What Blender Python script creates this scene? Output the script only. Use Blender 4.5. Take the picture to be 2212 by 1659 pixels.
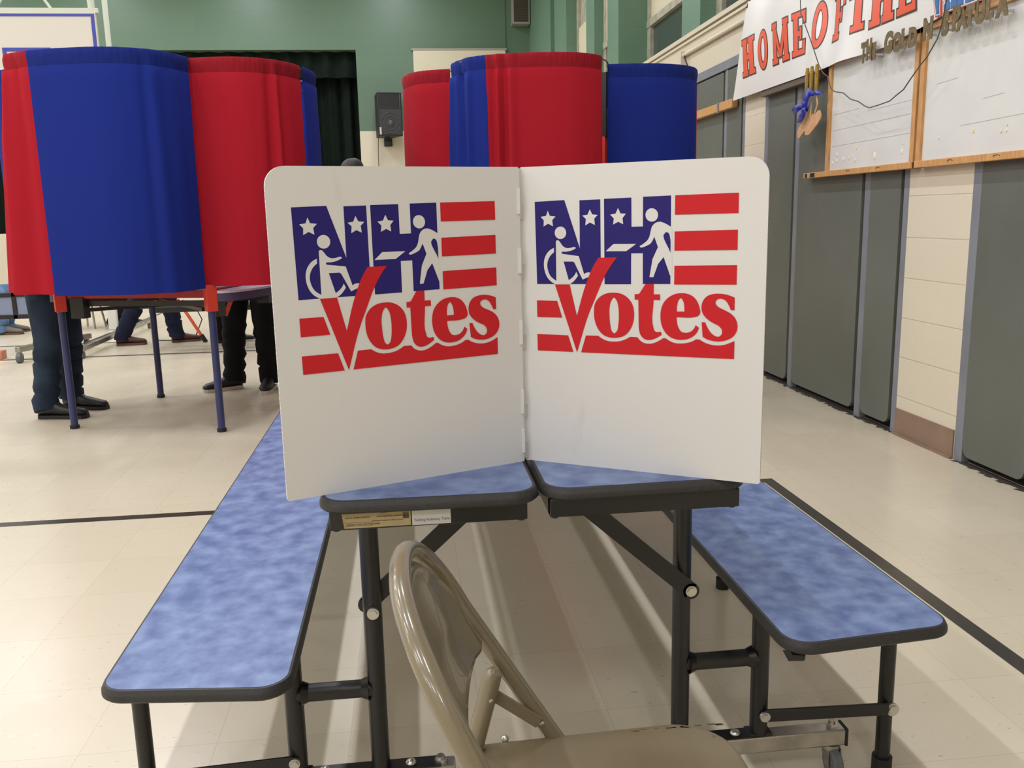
import bpy, math, random
from mathutils import Vector, Matrix
random.seed(7)
PI=math.pi
for o in list(bpy.data.objects): bpy.data.objects.remove(o,do_unlink=True)
scn=bpy.context.scene; COL=scn.collection

# ------------------------------------------------------------------ camera
def make_camera():
    yaw,pitch,roll=0.11219118,0.18971464,-0.02278958
    cy,sy,cp,sp=math.cos(yaw),math.sin(yaw),math.cos(pitch),math.sin(pitch)
    f=Vector((sy*cp,cy*cp,-sp)); r=Vector((cy,-sy,0)); u=r.cross(f)
    cr,sr=math.cos(roll),math.sin(roll)
    R=r*cr+u*sr; U=u*cr-r*sr
    M=Matrix(((R.x,U.x,-f.x,0),(R.y,U.y,-f.y,0),(R.z,U.z,-f.z,1.2),(0,0,0,1)))
    c=bpy.data.cameras.new('camera'); o=bpy.data.objects.new('camera',c); COL.objects.link(o)
    o.matrix_world=M; c.sensor_fit='HORIZONTAL'; c.sensor_width=36; c.lens=36*1907.68/2212
    c.clip_start=.02; c.clip_end=100; scn.camera=o
make_camera()

# ------------------------------------------------------------------ world, exposure, ceiling lights
w=bpy.data.worlds.new('world'); scn.world=w; w.use_nodes=True
w.node_tree.nodes['Background'].inputs[0].default_value=(.10,.12,.15,1); w.node_tree.nodes['Background'].inputs[1].default_value=.05
vs=scn.view_settings; vs.view_transform='Standard'; vs.look='None'; vs.gamma=1; vs.use_curve_mapping=False
vs.exposure=0.0
LIGHT_W=60
def ceiling_lights():
    for ix,x in enumerate((-11.5,-8.65,-5.8,-2.95,-.1)):
        for iy in range(7):
            y=-3.9+3.35*iy
            l=bpy.data.lights.new('ceiling_lamp','AREA'); l.shape='RECTANGLE'; l.size=.14; l.size_y=1.25
            l.energy=LIGHT_W; l.color=(.955,.985,1.09)
            o=bpy.data.objects.new('ceiling_lamp',l); COL.objects.link(o); o.location=(x,y,5.93)
ceiling_lights()

# ------------------------------------------------------------------ materials
def lin(c):
    return tuple((v/255/12.92 if v/255<=.04045 else ((v/255+.055)/1.055)**2.4) for v in c)+(1,)
def nd(nt,t,**k):
    n=nt.nodes.new(t)
    for a,b in k.items(): setattr(n,a,b)
    return n
def mat(name,c,rough=.5,metal=0,c2=None,scale=8,detail=4,bump=0,bscale=60,spec=.5,stretch=None,contrast=(.35,.65),coat=0,rvar=0,trans=0):
    m=bpy.data.materials.new(name); m.use_nodes=True; nt=m.node_tree; b=nt.nodes['Principled BSDF']
    b.inputs['Base Color'].default_value=lin(c); b.inputs['Roughness'].default_value=rough; b.inputs['Metallic'].default_value=metal
    b.inputs['Specular IOR Level'].default_value=spec; b.inputs['Coat Weight'].default_value=coat
    tc=nd(nt,'ShaderNodeTexCoord'); mp=nd(nt,'ShaderNodeMapping'); nt.links.new(tc.outputs['Object'],mp.inputs[0])
    if stretch: mp.inputs['Scale'].default_value=stretch
    if c2 is not None:
        n=nd(nt,'ShaderNodeTexNoise'); n.inputs['Scale'].default_value=scale; n.inputs['Detail'].default_value=detail
        nt.links.new(mp.outputs[0],n.inputs['Vector'])
        r=nd(nt,'ShaderNodeValToRGB'); r.color_ramp.elements[0].position=contrast[0]; r.color_ramp.elements[1].position=contrast[1]
        r.color_ramp.elements[0].color=lin(c); r.color_ramp.elements[1].color=lin(c2)
        nt.links.new(n.outputs['Fac'],r.inputs[0]); nt.links.new(r.outputs[0],b.inputs['Base Color'])
    if bump:
        n=nd(nt,'ShaderNodeTexNoise'); n.inputs['Scale'].default_value=bscale; n.inputs['Detail'].default_value=3
        nt.links.new(mp.outputs[0],n.inputs['Vector'])
        bp=nd(nt,'ShaderNodeBump'); bp.inputs['Strength'].default_value=bump; bp.inputs['Distance'].default_value=.01
        nt.links.new(n.outputs['Fac'],bp.inputs['Height']); nt.links.new(bp.outputs[0],b.inputs['Normal'])
    if trans:
        tr=nd(nt,'ShaderNodeBsdfTranslucent'); tr.inputs[0].default_value=lin(c); mx=nd(nt,'ShaderNodeMixShader'); mx.inputs[0].default_value=trans
        out=nt.nodes['Material Output']; nt.links.new(b.outputs[0],mx.inputs[1]); nt.links.new(tr.outputs[0],mx.inputs[2]); nt.links.new(mx.outputs[0],out.inputs[0])
    return m
def block_mat(name,c,mortar,h=.2075,wdt=.41,axis='Y',bump=.35,z0=0.0,c2=None,mscale=.02):
    """painted concrete block: brick texture laid on the wall, bump in the joints"""
    m=bpy.data.materials.new(name); m.use_nodes=True; nt=m.node_tree; b=nt.nodes['Principled BSDF']; b.inputs['Roughness'].default_value=.42
    tc=nd(nt,'ShaderNodeTexCoord'); sp=nd(nt,'ShaderNodeSeparateXYZ'); nt.links.new(tc.outputs['Object'],sp.inputs[0])
    cb=nd(nt,'ShaderNodeCombineXYZ')
    # use both horizontal axes so that returns also show courses
    ad=nd(nt,'ShaderNodeMath',operation='ADD'); nt.links.new(sp.outputs['X'],ad.inputs[0]); nt.links.new(sp.outputs['Y'],ad.inputs[1])
    nt.links.new(ad.outputs[0],cb.inputs[0]); 
    za=nd(nt,'ShaderNodeMath',operation='SUBTRACT'); za.inputs[1].default_value=z0; nt.links.new(sp.outputs['Z'],za.inputs[0]); nt.links.new(za.outputs[0],cb.inputs[1])
    br=nd(nt,'ShaderNodeTexBrick'); nt.links.new(cb.outputs[0],br.inputs['Vector'])
    br.inputs['Scale'].default_value=1; br.inputs['Brick Width'].default_value=wdt; br.inputs['Row Height'].default_value=h
    br.inputs['Mortar Size'].default_value=.004; br.inputs['Mortar Smooth'].default_value=.6
    br.inputs['Color1'].default_value=lin(c); br.inputs['Color2'].default_value=lin(c2 or c); br.inputs['Mortar'].default_value=lin(mortar)
    nt.links.new(br.outputs['Color'],b.inputs['Base Color'])
    n=nd(nt,'ShaderNodeTexNoise'); n.inputs['Scale'].default_value=45; nt.links.new(tc.outputs['Object'],n.inputs['Vector'])
    mm=nd(nt,'ShaderNodeMath',operation='MULTIPLY_ADD'); mm.inputs[1].default_value=.35; nt.links.new(n.outputs['Fac'],mm.inputs[0])
    inv=nd(nt,'ShaderNodeMath',operation='SUBTRACT'); inv.inputs[0].default_value=1; nt.links.new(br.outputs['Fac'],inv.inputs[1]); nt.links.new(inv.outputs[0],mm.inputs[2])
    bp=nd(nt,'ShaderNodeBump'); bp.inputs['Strength'].default_value=bump; bp.inputs['Distance'].default_value=.008
    nt.links.new(mm.outputs[0],bp.inputs['Height']); nt.links.new(bp.outputs[0],b.inputs['Normal'])
    return m
def floor_mat():
    m=bpy.data.materials.new('vinyl_tile'); m.use_nodes=True; nt=m.node_tree; b=nt.nodes['Principled BSDF']
    tc=nd(nt,'ShaderNodeTexCoord'); sp=nd(nt,'ShaderNodeSeparateXYZ'); nt.links.new(tc.outputs['Object'],sp.inputs[0])
    T=.31
    def seam(out,off):
        a=nd(nt,'ShaderNodeMath',operation='SUBTRACT'); a.inputs[1].default_value=off; nt.links.new(out,a.inputs[0])
        d=nd(nt,'ShaderNodeMath',operation='DIVIDE'); d.inputs[1].default_value=T; nt.links.new(a.outputs[0],d.inputs[0])
        f=nd(nt,'ShaderNodeMath',operation='FRACT'); nt.links.new(d.outputs[0],f.inputs[0])
        g=nd(nt,'ShaderNodeMath',operation='SUBTRACT'); g.inputs[1].default_value=.5; nt.links.new(f.outputs[0],g.inputs[0])
        h=nd(nt,'ShaderNodeMath',operation='ABSOLUTE'); nt.links.new(g.outputs[0],h.inputs[0])
        k=nd(nt,'ShaderNodeMath',operation='GREATER_THAN'); k.inputs[1].default_value=.5-.0034; nt.links.new(h.outputs[0],k.inputs[0])
        fl=nd(nt,'ShaderNodeMath',operation='FLOOR'); nt.links.new(d.outputs[0],fl.inputs[0])
        return k.outputs[0],fl.outputs[0]
    sx,fx=seam(sp.outputs['X'],-.495); sy,fy=seam(sp.outputs['Y'],2.252)
    mx=nd(nt,'ShaderNodeMath',operation='MAXIMUM'); nt.links.new(sx,mx.inputs[0]); nt.links.new(sy,mx.inputs[1])
    cb=nd(nt,'ShaderNodeCombineXYZ'); nt.links.new(fx,cb.inputs[0]); nt.links.new(fy,cb.inputs[1])
    wn=nd(nt,'ShaderNodeTexWhiteNoise'); wn.noise_dimensions='2D'; nt.links.new(cb.outputs[0],wn.inputs['Vector'])
    # base tint per tile
    r0=nd(nt,'ShaderNodeValToRGB'); r0.color_ramp.elements[0].color=lin((204,193,169)); r0.color_ramp.elements[1].color=lin((209,198,175)); nt.links.new(wn.outputs['Value'],r0.inputs[0])
    # chips of the tile pattern
    mp=nd(nt,'ShaderNodeMapping'); mp.inputs['Scale'].default_value=(1,2.4,1); mp.inputs['Rotation'].default_value=(0,0,.5); nt.links.new(tc.outputs['Object'],mp.inputs[0])
    n1=nd(nt,'ShaderNodeTexNoise'); n1.inputs['Scale'].default_value=38; n1.inputs['Detail'].default_value=2; nt.links.new(mp.outputs[0],n1.inputs['Vector'])
    r1=nd(nt,'ShaderNodeValToRGB'); r1.color_ramp.elements[0].position=.695; r1.color_ramp.elements[1].position=.73; r1.color_ramp.elements[0].color=(0,0,0,1); r1.color_ramp.elements[1].color=(.55,.55,.55,1); nt.links.new(n1.outputs['Fac'],r1.inputs[0])
    m1=nd(nt,'ShaderNodeMixRGB'); m1.inputs[2].default_value=lin((150,136,112)); nt.links.new(r1.outputs[0],m1.inputs[0]); nt.links.new(r0.outputs[0],m1.inputs[1])
    # scuffs, rubbed wax
    n2=nd(nt,'ShaderNodeTexNoise'); n2.inputs['Scale'].default_value=1.7; n2.inputs['Detail'].default_value=5; nt.links.new(tc.outputs['Object'],n2.inputs['Vector'])
    r2=nd(nt,'ShaderNodeValToRGB'); r2.color_ramp.elements[0].position=.5; r2.color_ramp.elements[1].position=.75; r2.color_ramp.elements[0].color=(0,0,0,1); r2.color_ramp.elements[1].color=(.16,.16,.16,1); nt.links.new(n2.outputs['Fac'],r2.inputs[0])
    m2=nd(nt,'ShaderNodeMixRGB'); m2.inputs[2].default_value=lin((188,174,148)); nt.links.new(r2.outputs[0],m2.inputs[0]); nt.links.new(m1.outputs[0],m2.inputs[1])
    m3=nd(nt,'ShaderNodeMixRGB'); m3.inputs[2].default_value=lin((140,128,108)); 
    ms=nd(nt,'ShaderNodeMath',operation='MULTIPLY'); ms.inputs[1].default_value=.28; nt.links.new(mx.outputs[0],ms.inputs[0]); nt.links.new(ms.outputs[0],m3.inputs[0]); nt.links.new(m2.outputs[0],m3.inputs[1])
    nt.links.new(m3.outputs[0],b.inputs['Base Color'])
    rr=nd(nt,'ShaderNodeMapRange'); rr.inputs['To Min'].default_value=.17; rr.inputs['To Max'].default_value=.34; nt.links.new(n2.outputs['Fac'],rr.inputs[0]); nt.links.new(rr.outputs[0],b.inputs['Roughness'])
    b.inputs['Specular IOR Level'].default_value=.5
    n3=nd(nt,'ShaderNodeTexNoise'); n3.inputs['Scale'].default_value=9; nt.links.new(tc.outputs['Object'],n3.inputs['Vector'])
    bp=nd(nt,'ShaderNodeBump'); bp.inputs['Strength'].default_value=.06; bp.inputs['Distance'].default_value=.01; nt.links.new(n3.outputs['Fac'],bp.inputs['Height']); nt.links.new(bp.outputs[0],b.inputs['Normal'])
    return m
def panel_white_mat():
    """white corrugated plastic with faint flutes and grey handling smudges"""
    m=bpy.data.materials.new('corrugated_plastic'); m.use_nodes=True; nt=m.node_tree; b=nt.nodes['Principled BSDF']; b.inputs['Roughness'].default_value=.38
    tc=nd(nt,'ShaderNodeTexCoord')
    n=nd(nt,'ShaderNodeTexNoise'); n.inputs['Scale'].default_value=9; n.inputs['Detail'].default_value=5; mp=nd(nt,'ShaderNodeMapping'); mp.inputs['Scale'].default_value=(1.6,1.6,.5)
    nt.links.new(tc.outputs['Object'],mp.inputs[0]); nt.links.new(mp.outputs[0],n.inputs['Vector'])
    r=nd(nt,'ShaderNodeValToRGB'); r.color_ramp.elements[0].position=.66; r.color_ramp.elements[1].position=.85
    r.color_ramp.elements[0].color=lin((219,218,215)); r.color_ramp.elements[1].color=lin((204,201,196)); nt.links.new(n.outputs['Fac'],r.inputs[0]); nt.links.new(r.outputs[0],b.inputs['Base Color'])
    return m
M=dict(
 floor=floor_mat(),
 line=mat('floor_line_black',(52,48,44),.3,c2=(66,60,52),scale=3),
 cream=block_mat('cream_block',(216,205,183),(200,188,165),wdt=60),
 cream_flat=mat('cream_paint',(206,196,174),.45,bump=.15,bscale=25),
 green=block_mat('green_block',(100,131,109),(94,123,102),c2=(97,128,106),wdt=.41,bump=.15),
 green_back=block_mat('green_wall',(87,113,90),(82,106,85),h=.41,wdt=2.4,bump=.12,z0=.19,c2=(85,110,88)),
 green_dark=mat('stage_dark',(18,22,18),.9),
 stage_curtain=mat('stage_velvet',(10,20,14),.9,c2=(15,27,19),scale=3,spec=.2),
 ceil=mat('ceiling_paint',(225,222,210),.8),
 grey_panel=mat('grey_laminate',(101,104,96),.42,c2=(93,96,87),scale=1.6,detail=5),
 grey_jamb=mat('blue_grey_steel',(128,131,138),.42,c2=(118,121,126),scale=4),
 black_recess=mat('recess_black',(22,20,18),.9),
 base=mat('brown_cove',(142,118,98),.5,c2=(132,108,90),scale=6),
 wood=mat('pine_frame',(206,156,100),.45,c2=(188,138,84),scale=14,stretch=(1,6,1)),
 woodv=mat('pine_frame_upright',(206,156,100),.45,c2=(188,138,84),scale=14,stretch=(6,6,1)),
 wood_pale=mat('birch',(215,170,125),.5,c2=(200,152,108),scale=20),
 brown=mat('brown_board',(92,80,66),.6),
 whiteboard=mat('whiteboard',(220,219,212),.22,c2=(212,211,206),scale=3),
 marker=mat('marker_trace',(176,176,172),.5),
 putty=mat('putty',(228,222,202),.6), putty_y=mat('putty_yellow',(222,210,160),.6),
 banner=mat('vinyl_banner',(228,226,220),.27,bump=.25,bscale=5),
 b_red=mat('banner_orange_red',(226,92,62),.35), b_dark=mat('banner_outline',(70,52,44),.4),
 b_blue=mat('banner_blue',(72,116,176),.35), b_sky=mat('banner_pale_blue',(196,214,224),.4),
 gold=mat('gold_card',(120,102,66),.5,.25,c2=(94,79,49),scale=40),
 glitter=mat('gold_glitter',(196,164,84),.35,.7,c2=(120,92,36),scale=260,bump=.6,bscale=300),
 ribbon=mat('blue_ribbon',(38,44,150),.4),
 wire=mat('wire_dark',(78,76,72),.5),
 laminate=mat('blue_laminate',(78,96,140),.38,spec=.3,c2=(120,138,174),scale=21,detail=9,stretch=(1,.9,1),contrast=(.33,.68)),
 edge=mat('black_edge',(36,35,34),.5,bump=.25,bscale=900,c2=(46,45,43),scale=300),
 blackm=mat('black_steel',(19,19,20),.36,c2=(26,25,26),scale=10),
 steel=mat('zinc_steel',(186,182,172),.33,.85,c2=(150,146,138),scale=14),
 bolt=mat('bolt_zinc',(196,194,186),.3,.8),
 rubber=mat('grey_rubber',(88,92,92),.5), rubberb=mat('black_rubber',(24,24,24),.6),
 tan_label=mat('aged_label',(178,162,124),.6,c2=(166,146,104),scale=20), white_label=mat('paper_label',(196,196,192),.6),
 ink=mat('ink',(52,48,44),.7), inkg=mat('ink_grey',(90,90,92),.7),
 coro=panel_white_mat(), p_blue=mat('print_blue',(33,24,108),.5,spec=.3), p_red=mat('print_red',(200,28,38),.5,spec=.3), p_white=mat('print_white',(217,216,213),.4),
 slot=mat('slot_grey',(196,194,190),.6),
 tan=mat('tan_enamel',(126,116,93),.22,c2=(118,107,85),scale=5,coat=.4), tan_seat=mat('tan_seat_enamel',(120,108,84),.4,c2=(110,97,73),scale=7), tan_chip=mat('chipped_paint',(104,84,58),.6), tan_chip2=mat('bare_patch',(172,136,106),.5),
 cred=mat('red_cloth',(176,30,44),.85,bump=.12,bscale=700,spec=.15,trans=.22), cblue=mat('blue_cloth',(30,48,134),.85,bump=.12,bscale=700,spec=.15,trans=.22),
 credh=mat('red_cloth_double',(148,26,38),.85,bump=.2,bscale=500,spec=.15), cblueh=mat('blue_cloth_double',(26,42,118),.85,bump=.2,bscale=500,spec=.15),
 bleg=mat('blue_leg_enamel',(48,52,98),.4), bred=mat('red_orange_steel',(206,56,36),.45), bredd=mat('red_panel',(168,34,30),.5),
 purple=mat('purple_skirt',(74,60,92),.6), shelf=mat('white_shelf',(216,212,222),.4), blackp=mat('black_plastic',(26,24,26),.5),
 spk=mat('speaker_black',(34,34,34),.55), spkg=mat('speaker_grille',(56,56,56),.6,bump=.5,bscale=600), spkh=mat('speaker_horn',(72,72,74),.5),
 bb=mat('backboard_white',(206,201,188),.5,spec=.2), bbb=mat('backboard_blue',(48,56,150),.4), wpipe=mat('white_pipe',(192,198,178),.45),
 screen=mat('cream_screen',(206,197,170),.6), brownbox=mat('brown_grille',(78,64,54),.6), alu=mat('grey_frame',(150,148,138),.5), rod=mat('rod_steel',(110,108,98),.5,.3),
 glass=mat('night_glass',(62,72,66),.12), jambw=mat('worn_frame',(176,172,152),.55,c2=(150,146,126),scale=9),
 jeans=mat('dark_denim',(28,38,50),.9,c2=(46,58,74),scale=7,spec=.2,bump=.5,bscale=9), frost=mat('grey_blue_sheet',(122,132,156),.6), jeansl=mat('light_denim',(104,130,160),.9,c2=(80,106,140),scale=9,spec=.2),
 blackcl=mat('black_cloth',(24,24,25),.9,spec=.2), navycl=mat('navy_cloth',(28,32,52),.9,spec=.2), greycl=mat('grey_cloth',(84,84,86),.9,spec=.2), redcl=mat('maroon_cloth',(92,34,38),.9,spec=.2),
 shoe=mat('black_shoe',(24,23,24),.5), shoeb=mat('brown_shoe',(74,34,30),.5), shoeg=mat('grey_shoe',(104,96,86),.6), sole=mat('white_sole',(196,190,180),.5), soleb=mat('brown_sole',(88,66,44),.6),
 skin=mat('skin',(198,150,122),.5), hair=mat('dark_hair',(34,26,22),.6,bump=.6,bscale=80), eye=mat('eye',(40,34,30),.3), lips=mat('lips',(160,96,86),.5),
 teal=mat('teal_box',(28,104,104),.5), bag=mat('white_bag',(206,204,198),.6), orange=mat('orange_pole',(222,92,62),.4), orangebox=mat('terracotta',(196,128,96),.6),
 grime=mat('floor_grime',(60,52,42),.8))

# ------------------------------------------------------------------ mesh helpers
class MB:
    def __init__(s): s.v=[]; s.f=[]; s.m=[]; s.mats=[]
    def mi(s,m):
        if m not in s.mats: s.mats.append(m)
        return s.mats.index(m)
    def add(s,vs,fs,m):
        b=len(s.v); s.v+= [tuple(v) for v in vs]; k=s.mi(m)
        for f in fs: s.f.append(tuple(b+i for i in f)); s.m.append(k)
        return s
    def box(s,c,d,m,R=None):
        x,y,z=[q/2 for q in d]
        vs=[Vector(p) for p in ((-x,-y,-z),(x,-y,-z),(x,y,-z),(-x,y,-z),(-x,-y,z),(x,-y,z),(x,y,z),(-x,y,z))]
        if R: vs=[R@v for v in vs]
        return s.add([v+Vector(c) for v in vs],[(0,3,2,1),(4,5,6,7),(0,1,5,4),(1,2,6,5),(2,3,7,6),(3,0,4,7)],m)
    def b2(s,p,q,m): # box from min to max
        return s.box([(a+b)/2 for a,b in zip(p,q)],[abs(b-a) for a,b in zip(p,q)],m)
    def bar(s,p,q,wd,th,m,up=(0,0,1)): # rectangular bar between points: wd along side, th along up
        p=Vector(p); q=Vector(q); d=(q-p); L=d.length; d.normalize(); up=Vector(up); sd=d.cross(up)
        if sd.length<1e-4: sd=d.cross(Vector((1,0,0)))
        sd.normalize(); u=sd.cross(d); R=Matrix((sd,d,u)).transposed()
        return s.box((p+q)/2,(wd,L,th),m,R)
    def cyl(s,p,q,r,m,n=16,r2=None,caps=True):
        return s.tube([p,q],[r,r if r2 is None else r2],m,n,caps)
    def tube(s,pts,r,m,n=12,caps=True):
        P=[Vector(p) for p in pts]; k=len(P)
        if not isinstance(r,(list,tuple)): r=[r]*k
        vs=[]; prev=None
        for i in range(k):
            t=(P[min(i+1,k-1)]-P[max(i-1,0)]).normalized()
            if prev is None:
                a=Vector((0,0,1)) if abs(t.z)<.9 else Vector((1,0,0)); u=t.cross(a).normalized()
            else:
                u=(prev-t*prev.dot(t)).normalized()
            prev=u; v=t.cross(u)
            for j in range(n):
                a=2*PI*j/n; vs.append(P[i]+(u*math.cos(a)+v*math.sin(a))*r[i])
        fs=[(i*n+j,i*n+(j+1)%n,(i+1)*n+(j+1)%n,(i+1)*n+j) for i in range(k-1) for j in range(n)]
        if caps: fs+=[tuple(range(n))[::-1],tuple((k-1)*n+j for j in range(n))]
        return s.add(vs,fs,m)
    def prism(s,poly,z0,z1,m,M4=None): # poly 2d ccw extruded along local z
        n=len(poly); vs=[Vector((a,b,z0)) for a,b in poly]+[Vector((a,b,z1)) for a,b in poly]
        if M4: vs=[M4@v for v in vs]
        return s.add(vs,[tuple(range(n))[::-1],tuple(range(n,2*n))]+[(i,(i+1)%n,n+(i+1)%n,n+i) for i in range(n)],m)
    def loft(s,loops,m,cap0=True,cap1=True):
        n=len(loops[0]); vs=[v for l in loops for v in l]
        fs=[(i*n+j,i*n+(j+1)%n,(i+1)*n+(j+1)%n,(i+1)*n+j) for i in range(len(loops)-1) for j in range(n)]
        if cap0: fs.append(tuple(range(n))[::-1])
        if cap1: fs.append(tuple((len(loops)-1)*n+j for j in range(n)))
        return s.add(vs,fs,m)
    def ball(s,c,r,m,n=12,k=8,R=None):
        if not isinstance(r,(list,tuple)): r=(r,r,r)
        c=Vector(c); loops=[]
        for i in range(k+1):
            a=-PI/2+PI*i/k; rr=max(math.cos(a),.02)
            L=[Vector((r[0]*rr*math.cos(2*PI*j/n),r[1]*rr*math.sin(2*PI*j/n),r[2]*math.sin(a))) for j in range(n)]
            loops.append([c+(R@v if R else v) for v in L])
        return s.loft(loops,m)
    def mesh(s,me,m,M4=None): # add an existing mesh's geometry
        return s.add([(M4@v.co if M4 else v.co) for v in me.vertices],[tuple(p.vertices) for p in me.polygons],m)
    def grid(s,P,nu,nv,m): # P[i][j]
        vs=[P[i][j] for i in range(nu) for j in range(nv)]
        return s.add(vs,[(i*nv+j,(i+1)*nv+j,(i+1)*nv+j+1,i*nv+j+1) for i in range(nu-1) for j in range(nv-1)],m)
    def build(s,name,parent=None,smooth=35,bevel=0,loc=None):
        me=bpy.data.meshes.new(name); me.from_pydata([tuple(v) for v in s.v],[],s.f)
        for m in s.mats: me.materials.append(m)
        me.polygons.foreach_set('material_index',s.m); me.update()
        if smooth: me.shade_smooth(); me.set_sharp_from_angle(angle=math.radians(smooth))
        o=bpy.data.objects.new(name,me); COL.objects.link(o)
        if parent: o.parent=parent
        if loc: o.location=loc
        if bevel:
            b=o.modifiers.new('bevel','BEVEL'); b.width=bevel; b.segments=2; b.limit_method='ANGLE'; b.angle_limit=math.radians(40)
        return o
def thing(name,label,cat,loc=(0,0,0),rz=0,group=None):
    o=bpy.data.objects.new(name,None); COL.objects.link(o); o.location=loc; o.rotation_euler=(0,0,rz); o.empty_display_size=.1
    return tag(o,label,cat,group)
def tag(o,label,cat,group=None):
    o['label']=label; o['category']=cat
    if group: o['group']=group
    return o
def struct(o): o['kind']='structure'; return o
def rpoly(pts,r,inset=0,seg=7):
    """rounded convex polygon (ccw), edges moved inwards by inset"""
    n=len(pts); P=[Vector(p).to_2d() if len(p)>2 else Vector(p) for p in pts]; rs=r if isinstance(r,(list,tuple)) else [r]*n
    L=[]
    for i in range(n):
        a,b=P[i],P[(i+1)%n]; d=(b-a).normalized(); nn=Vector((-d.y,d.x)); L.append((a+nn*inset,d))
    C=[]
    for i in range(n):
        (a,d),(b,e)=L[i-1],L[i]; den=d.x*e.y-d.y*e.x; t=((b-a).x*e.y-(b-a).y*e.x)/den; C.append(a+d*t)
    out=[]
    for i in range(n):
        p,a,b=C[i],C[i-1],C[(i+1)%n]; rr=max(rs[i]-inset,.0005); d1=(a-p).normalized(); d2=(b-p).normalized()
        ang=d1.angle(d2); t=rr/math.tan(ang/2); c=p+(d1+d2).normalized()*(rr/math.sin(ang/2)); s0=p+d1*t; s1=p+d2*t
        a0=math.atan2((s0-c).y,(s0-c).x); a1=math.atan2((s1-c).y,(s1-c).x)
        while a1<a0-1e-6: a1+=2*PI
        for k in range(seg+1):
            q=a0+(a1-a0)*k/seg; out.append((c.x+rr*math.cos(q),c.y+rr*math.sin(q)))
    return out
def slab(pts,r,z0,z1,ch,cw,mtop,medge,parent,top_name,edge_name='edge_band'):
    """table or bench leaf: laminate face with a chamfered moulded edge (ch drop, cw width)"""
    top=MB(); a=rpoly(pts,r,cw); top.prism(a,z1-.006,z1,mtop); t=top.build(top_name,parent)
    e=MB(); loops=[[Vector((x,y,z)) for x,y in rpoly(pts,r,i)] for i,z in ((cw,z1-.0004),(cw*.55,z1-.0012),(.0015,z1-ch),(0,z1-ch-.003),(0,z0+.004),(.004,z0),(.03,z0))]
    e.loft(loops[::-1],medge,True,False); e.build(edge_name,parent)
    return t
def text_mesh(body,size,extrude=0,offset=0,align='LEFT'):
    c=bpy.data.curves.new('t','FONT'); c.body=body; c.size=size; c.extrude=extrude; c.offset=offset; c.align_x=align; c.resolution_u=4
    o=bpy.data.objects.new('t',c); COL.objects.link(o); dg=bpy.context.evaluated_depsgraph_get(); dg.update()
    me=bpy.data.meshes.new_from_object(o.evaluated_get(dg)); bpy.data.objects.remove(o); bpy.data.curves.remove(c); return me
def fill_mesh(polys):
    """flat filled mesh from closed outlines (holes by overlap)"""
    c=bpy.data.curves.new('f','CURVE'); c.dimensions='2D'; c.fill_mode='BOTH'
    for P in polys:
        s=c.splines.new('POLY'); s.points.add(len(P)-1); s.use_cyclic_u=True
        for i,p in enumerate(P): s.points[i].co=(p[0],p[1],0,1)
    o=bpy.data.objects.new('f',c); COL.objects.link(o); dg=bpy.context.evaluated_depsgraph_get(); dg.update()
    me=bpy.data.meshes.new_from_object(o.evaluated_get(dg)); bpy.data.objects.remove(o); bpy.data.curves.remove(c); return me
def smooth_outline(P,seg=5):
    """P: (x,y,corner) in 0.1 mm; hermite through the soft points"""
    n=len(P); out=[]
    for i in range(n):
        a,b=P[i],P[(i+1)%n]; p0=Vector(a[:2]); p1=Vector(b[:2])
        if a[2] and b[2]: out.append(p0); continue
        pm=Vector(P[i-1][:2]); pn=Vector(P[(i+2)%n][:2]); L=(p1-p0).length
        def tan(u,v,w_,l1,l2):
            d=((v-u)/max((v-u).length,1e-6)*l2+(w_-v)/max((w_-v).length,1e-6)*l1)/(l1+l2); return d
        t0=(p1-p0)/L if a[2] else tan(pm,p0,p1,(p0-pm).length,L); t1=(p1-p0)/L if b[2] else tan(p0,p1,pn,L,(pn-p1).length)
        for k in range(seg):
            t=k/seg; h=(2*t**3-3*t*t+1,t**3-2*t*t+t,-2*t**3+3*t*t,t**3-t*t)
            out.append(p0*h[0]+t0*L*h[1]+p1*h[2]+t1*L*h[3])
    return [(v.x*1e-4,v.y*1e-4) for v in out]
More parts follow.
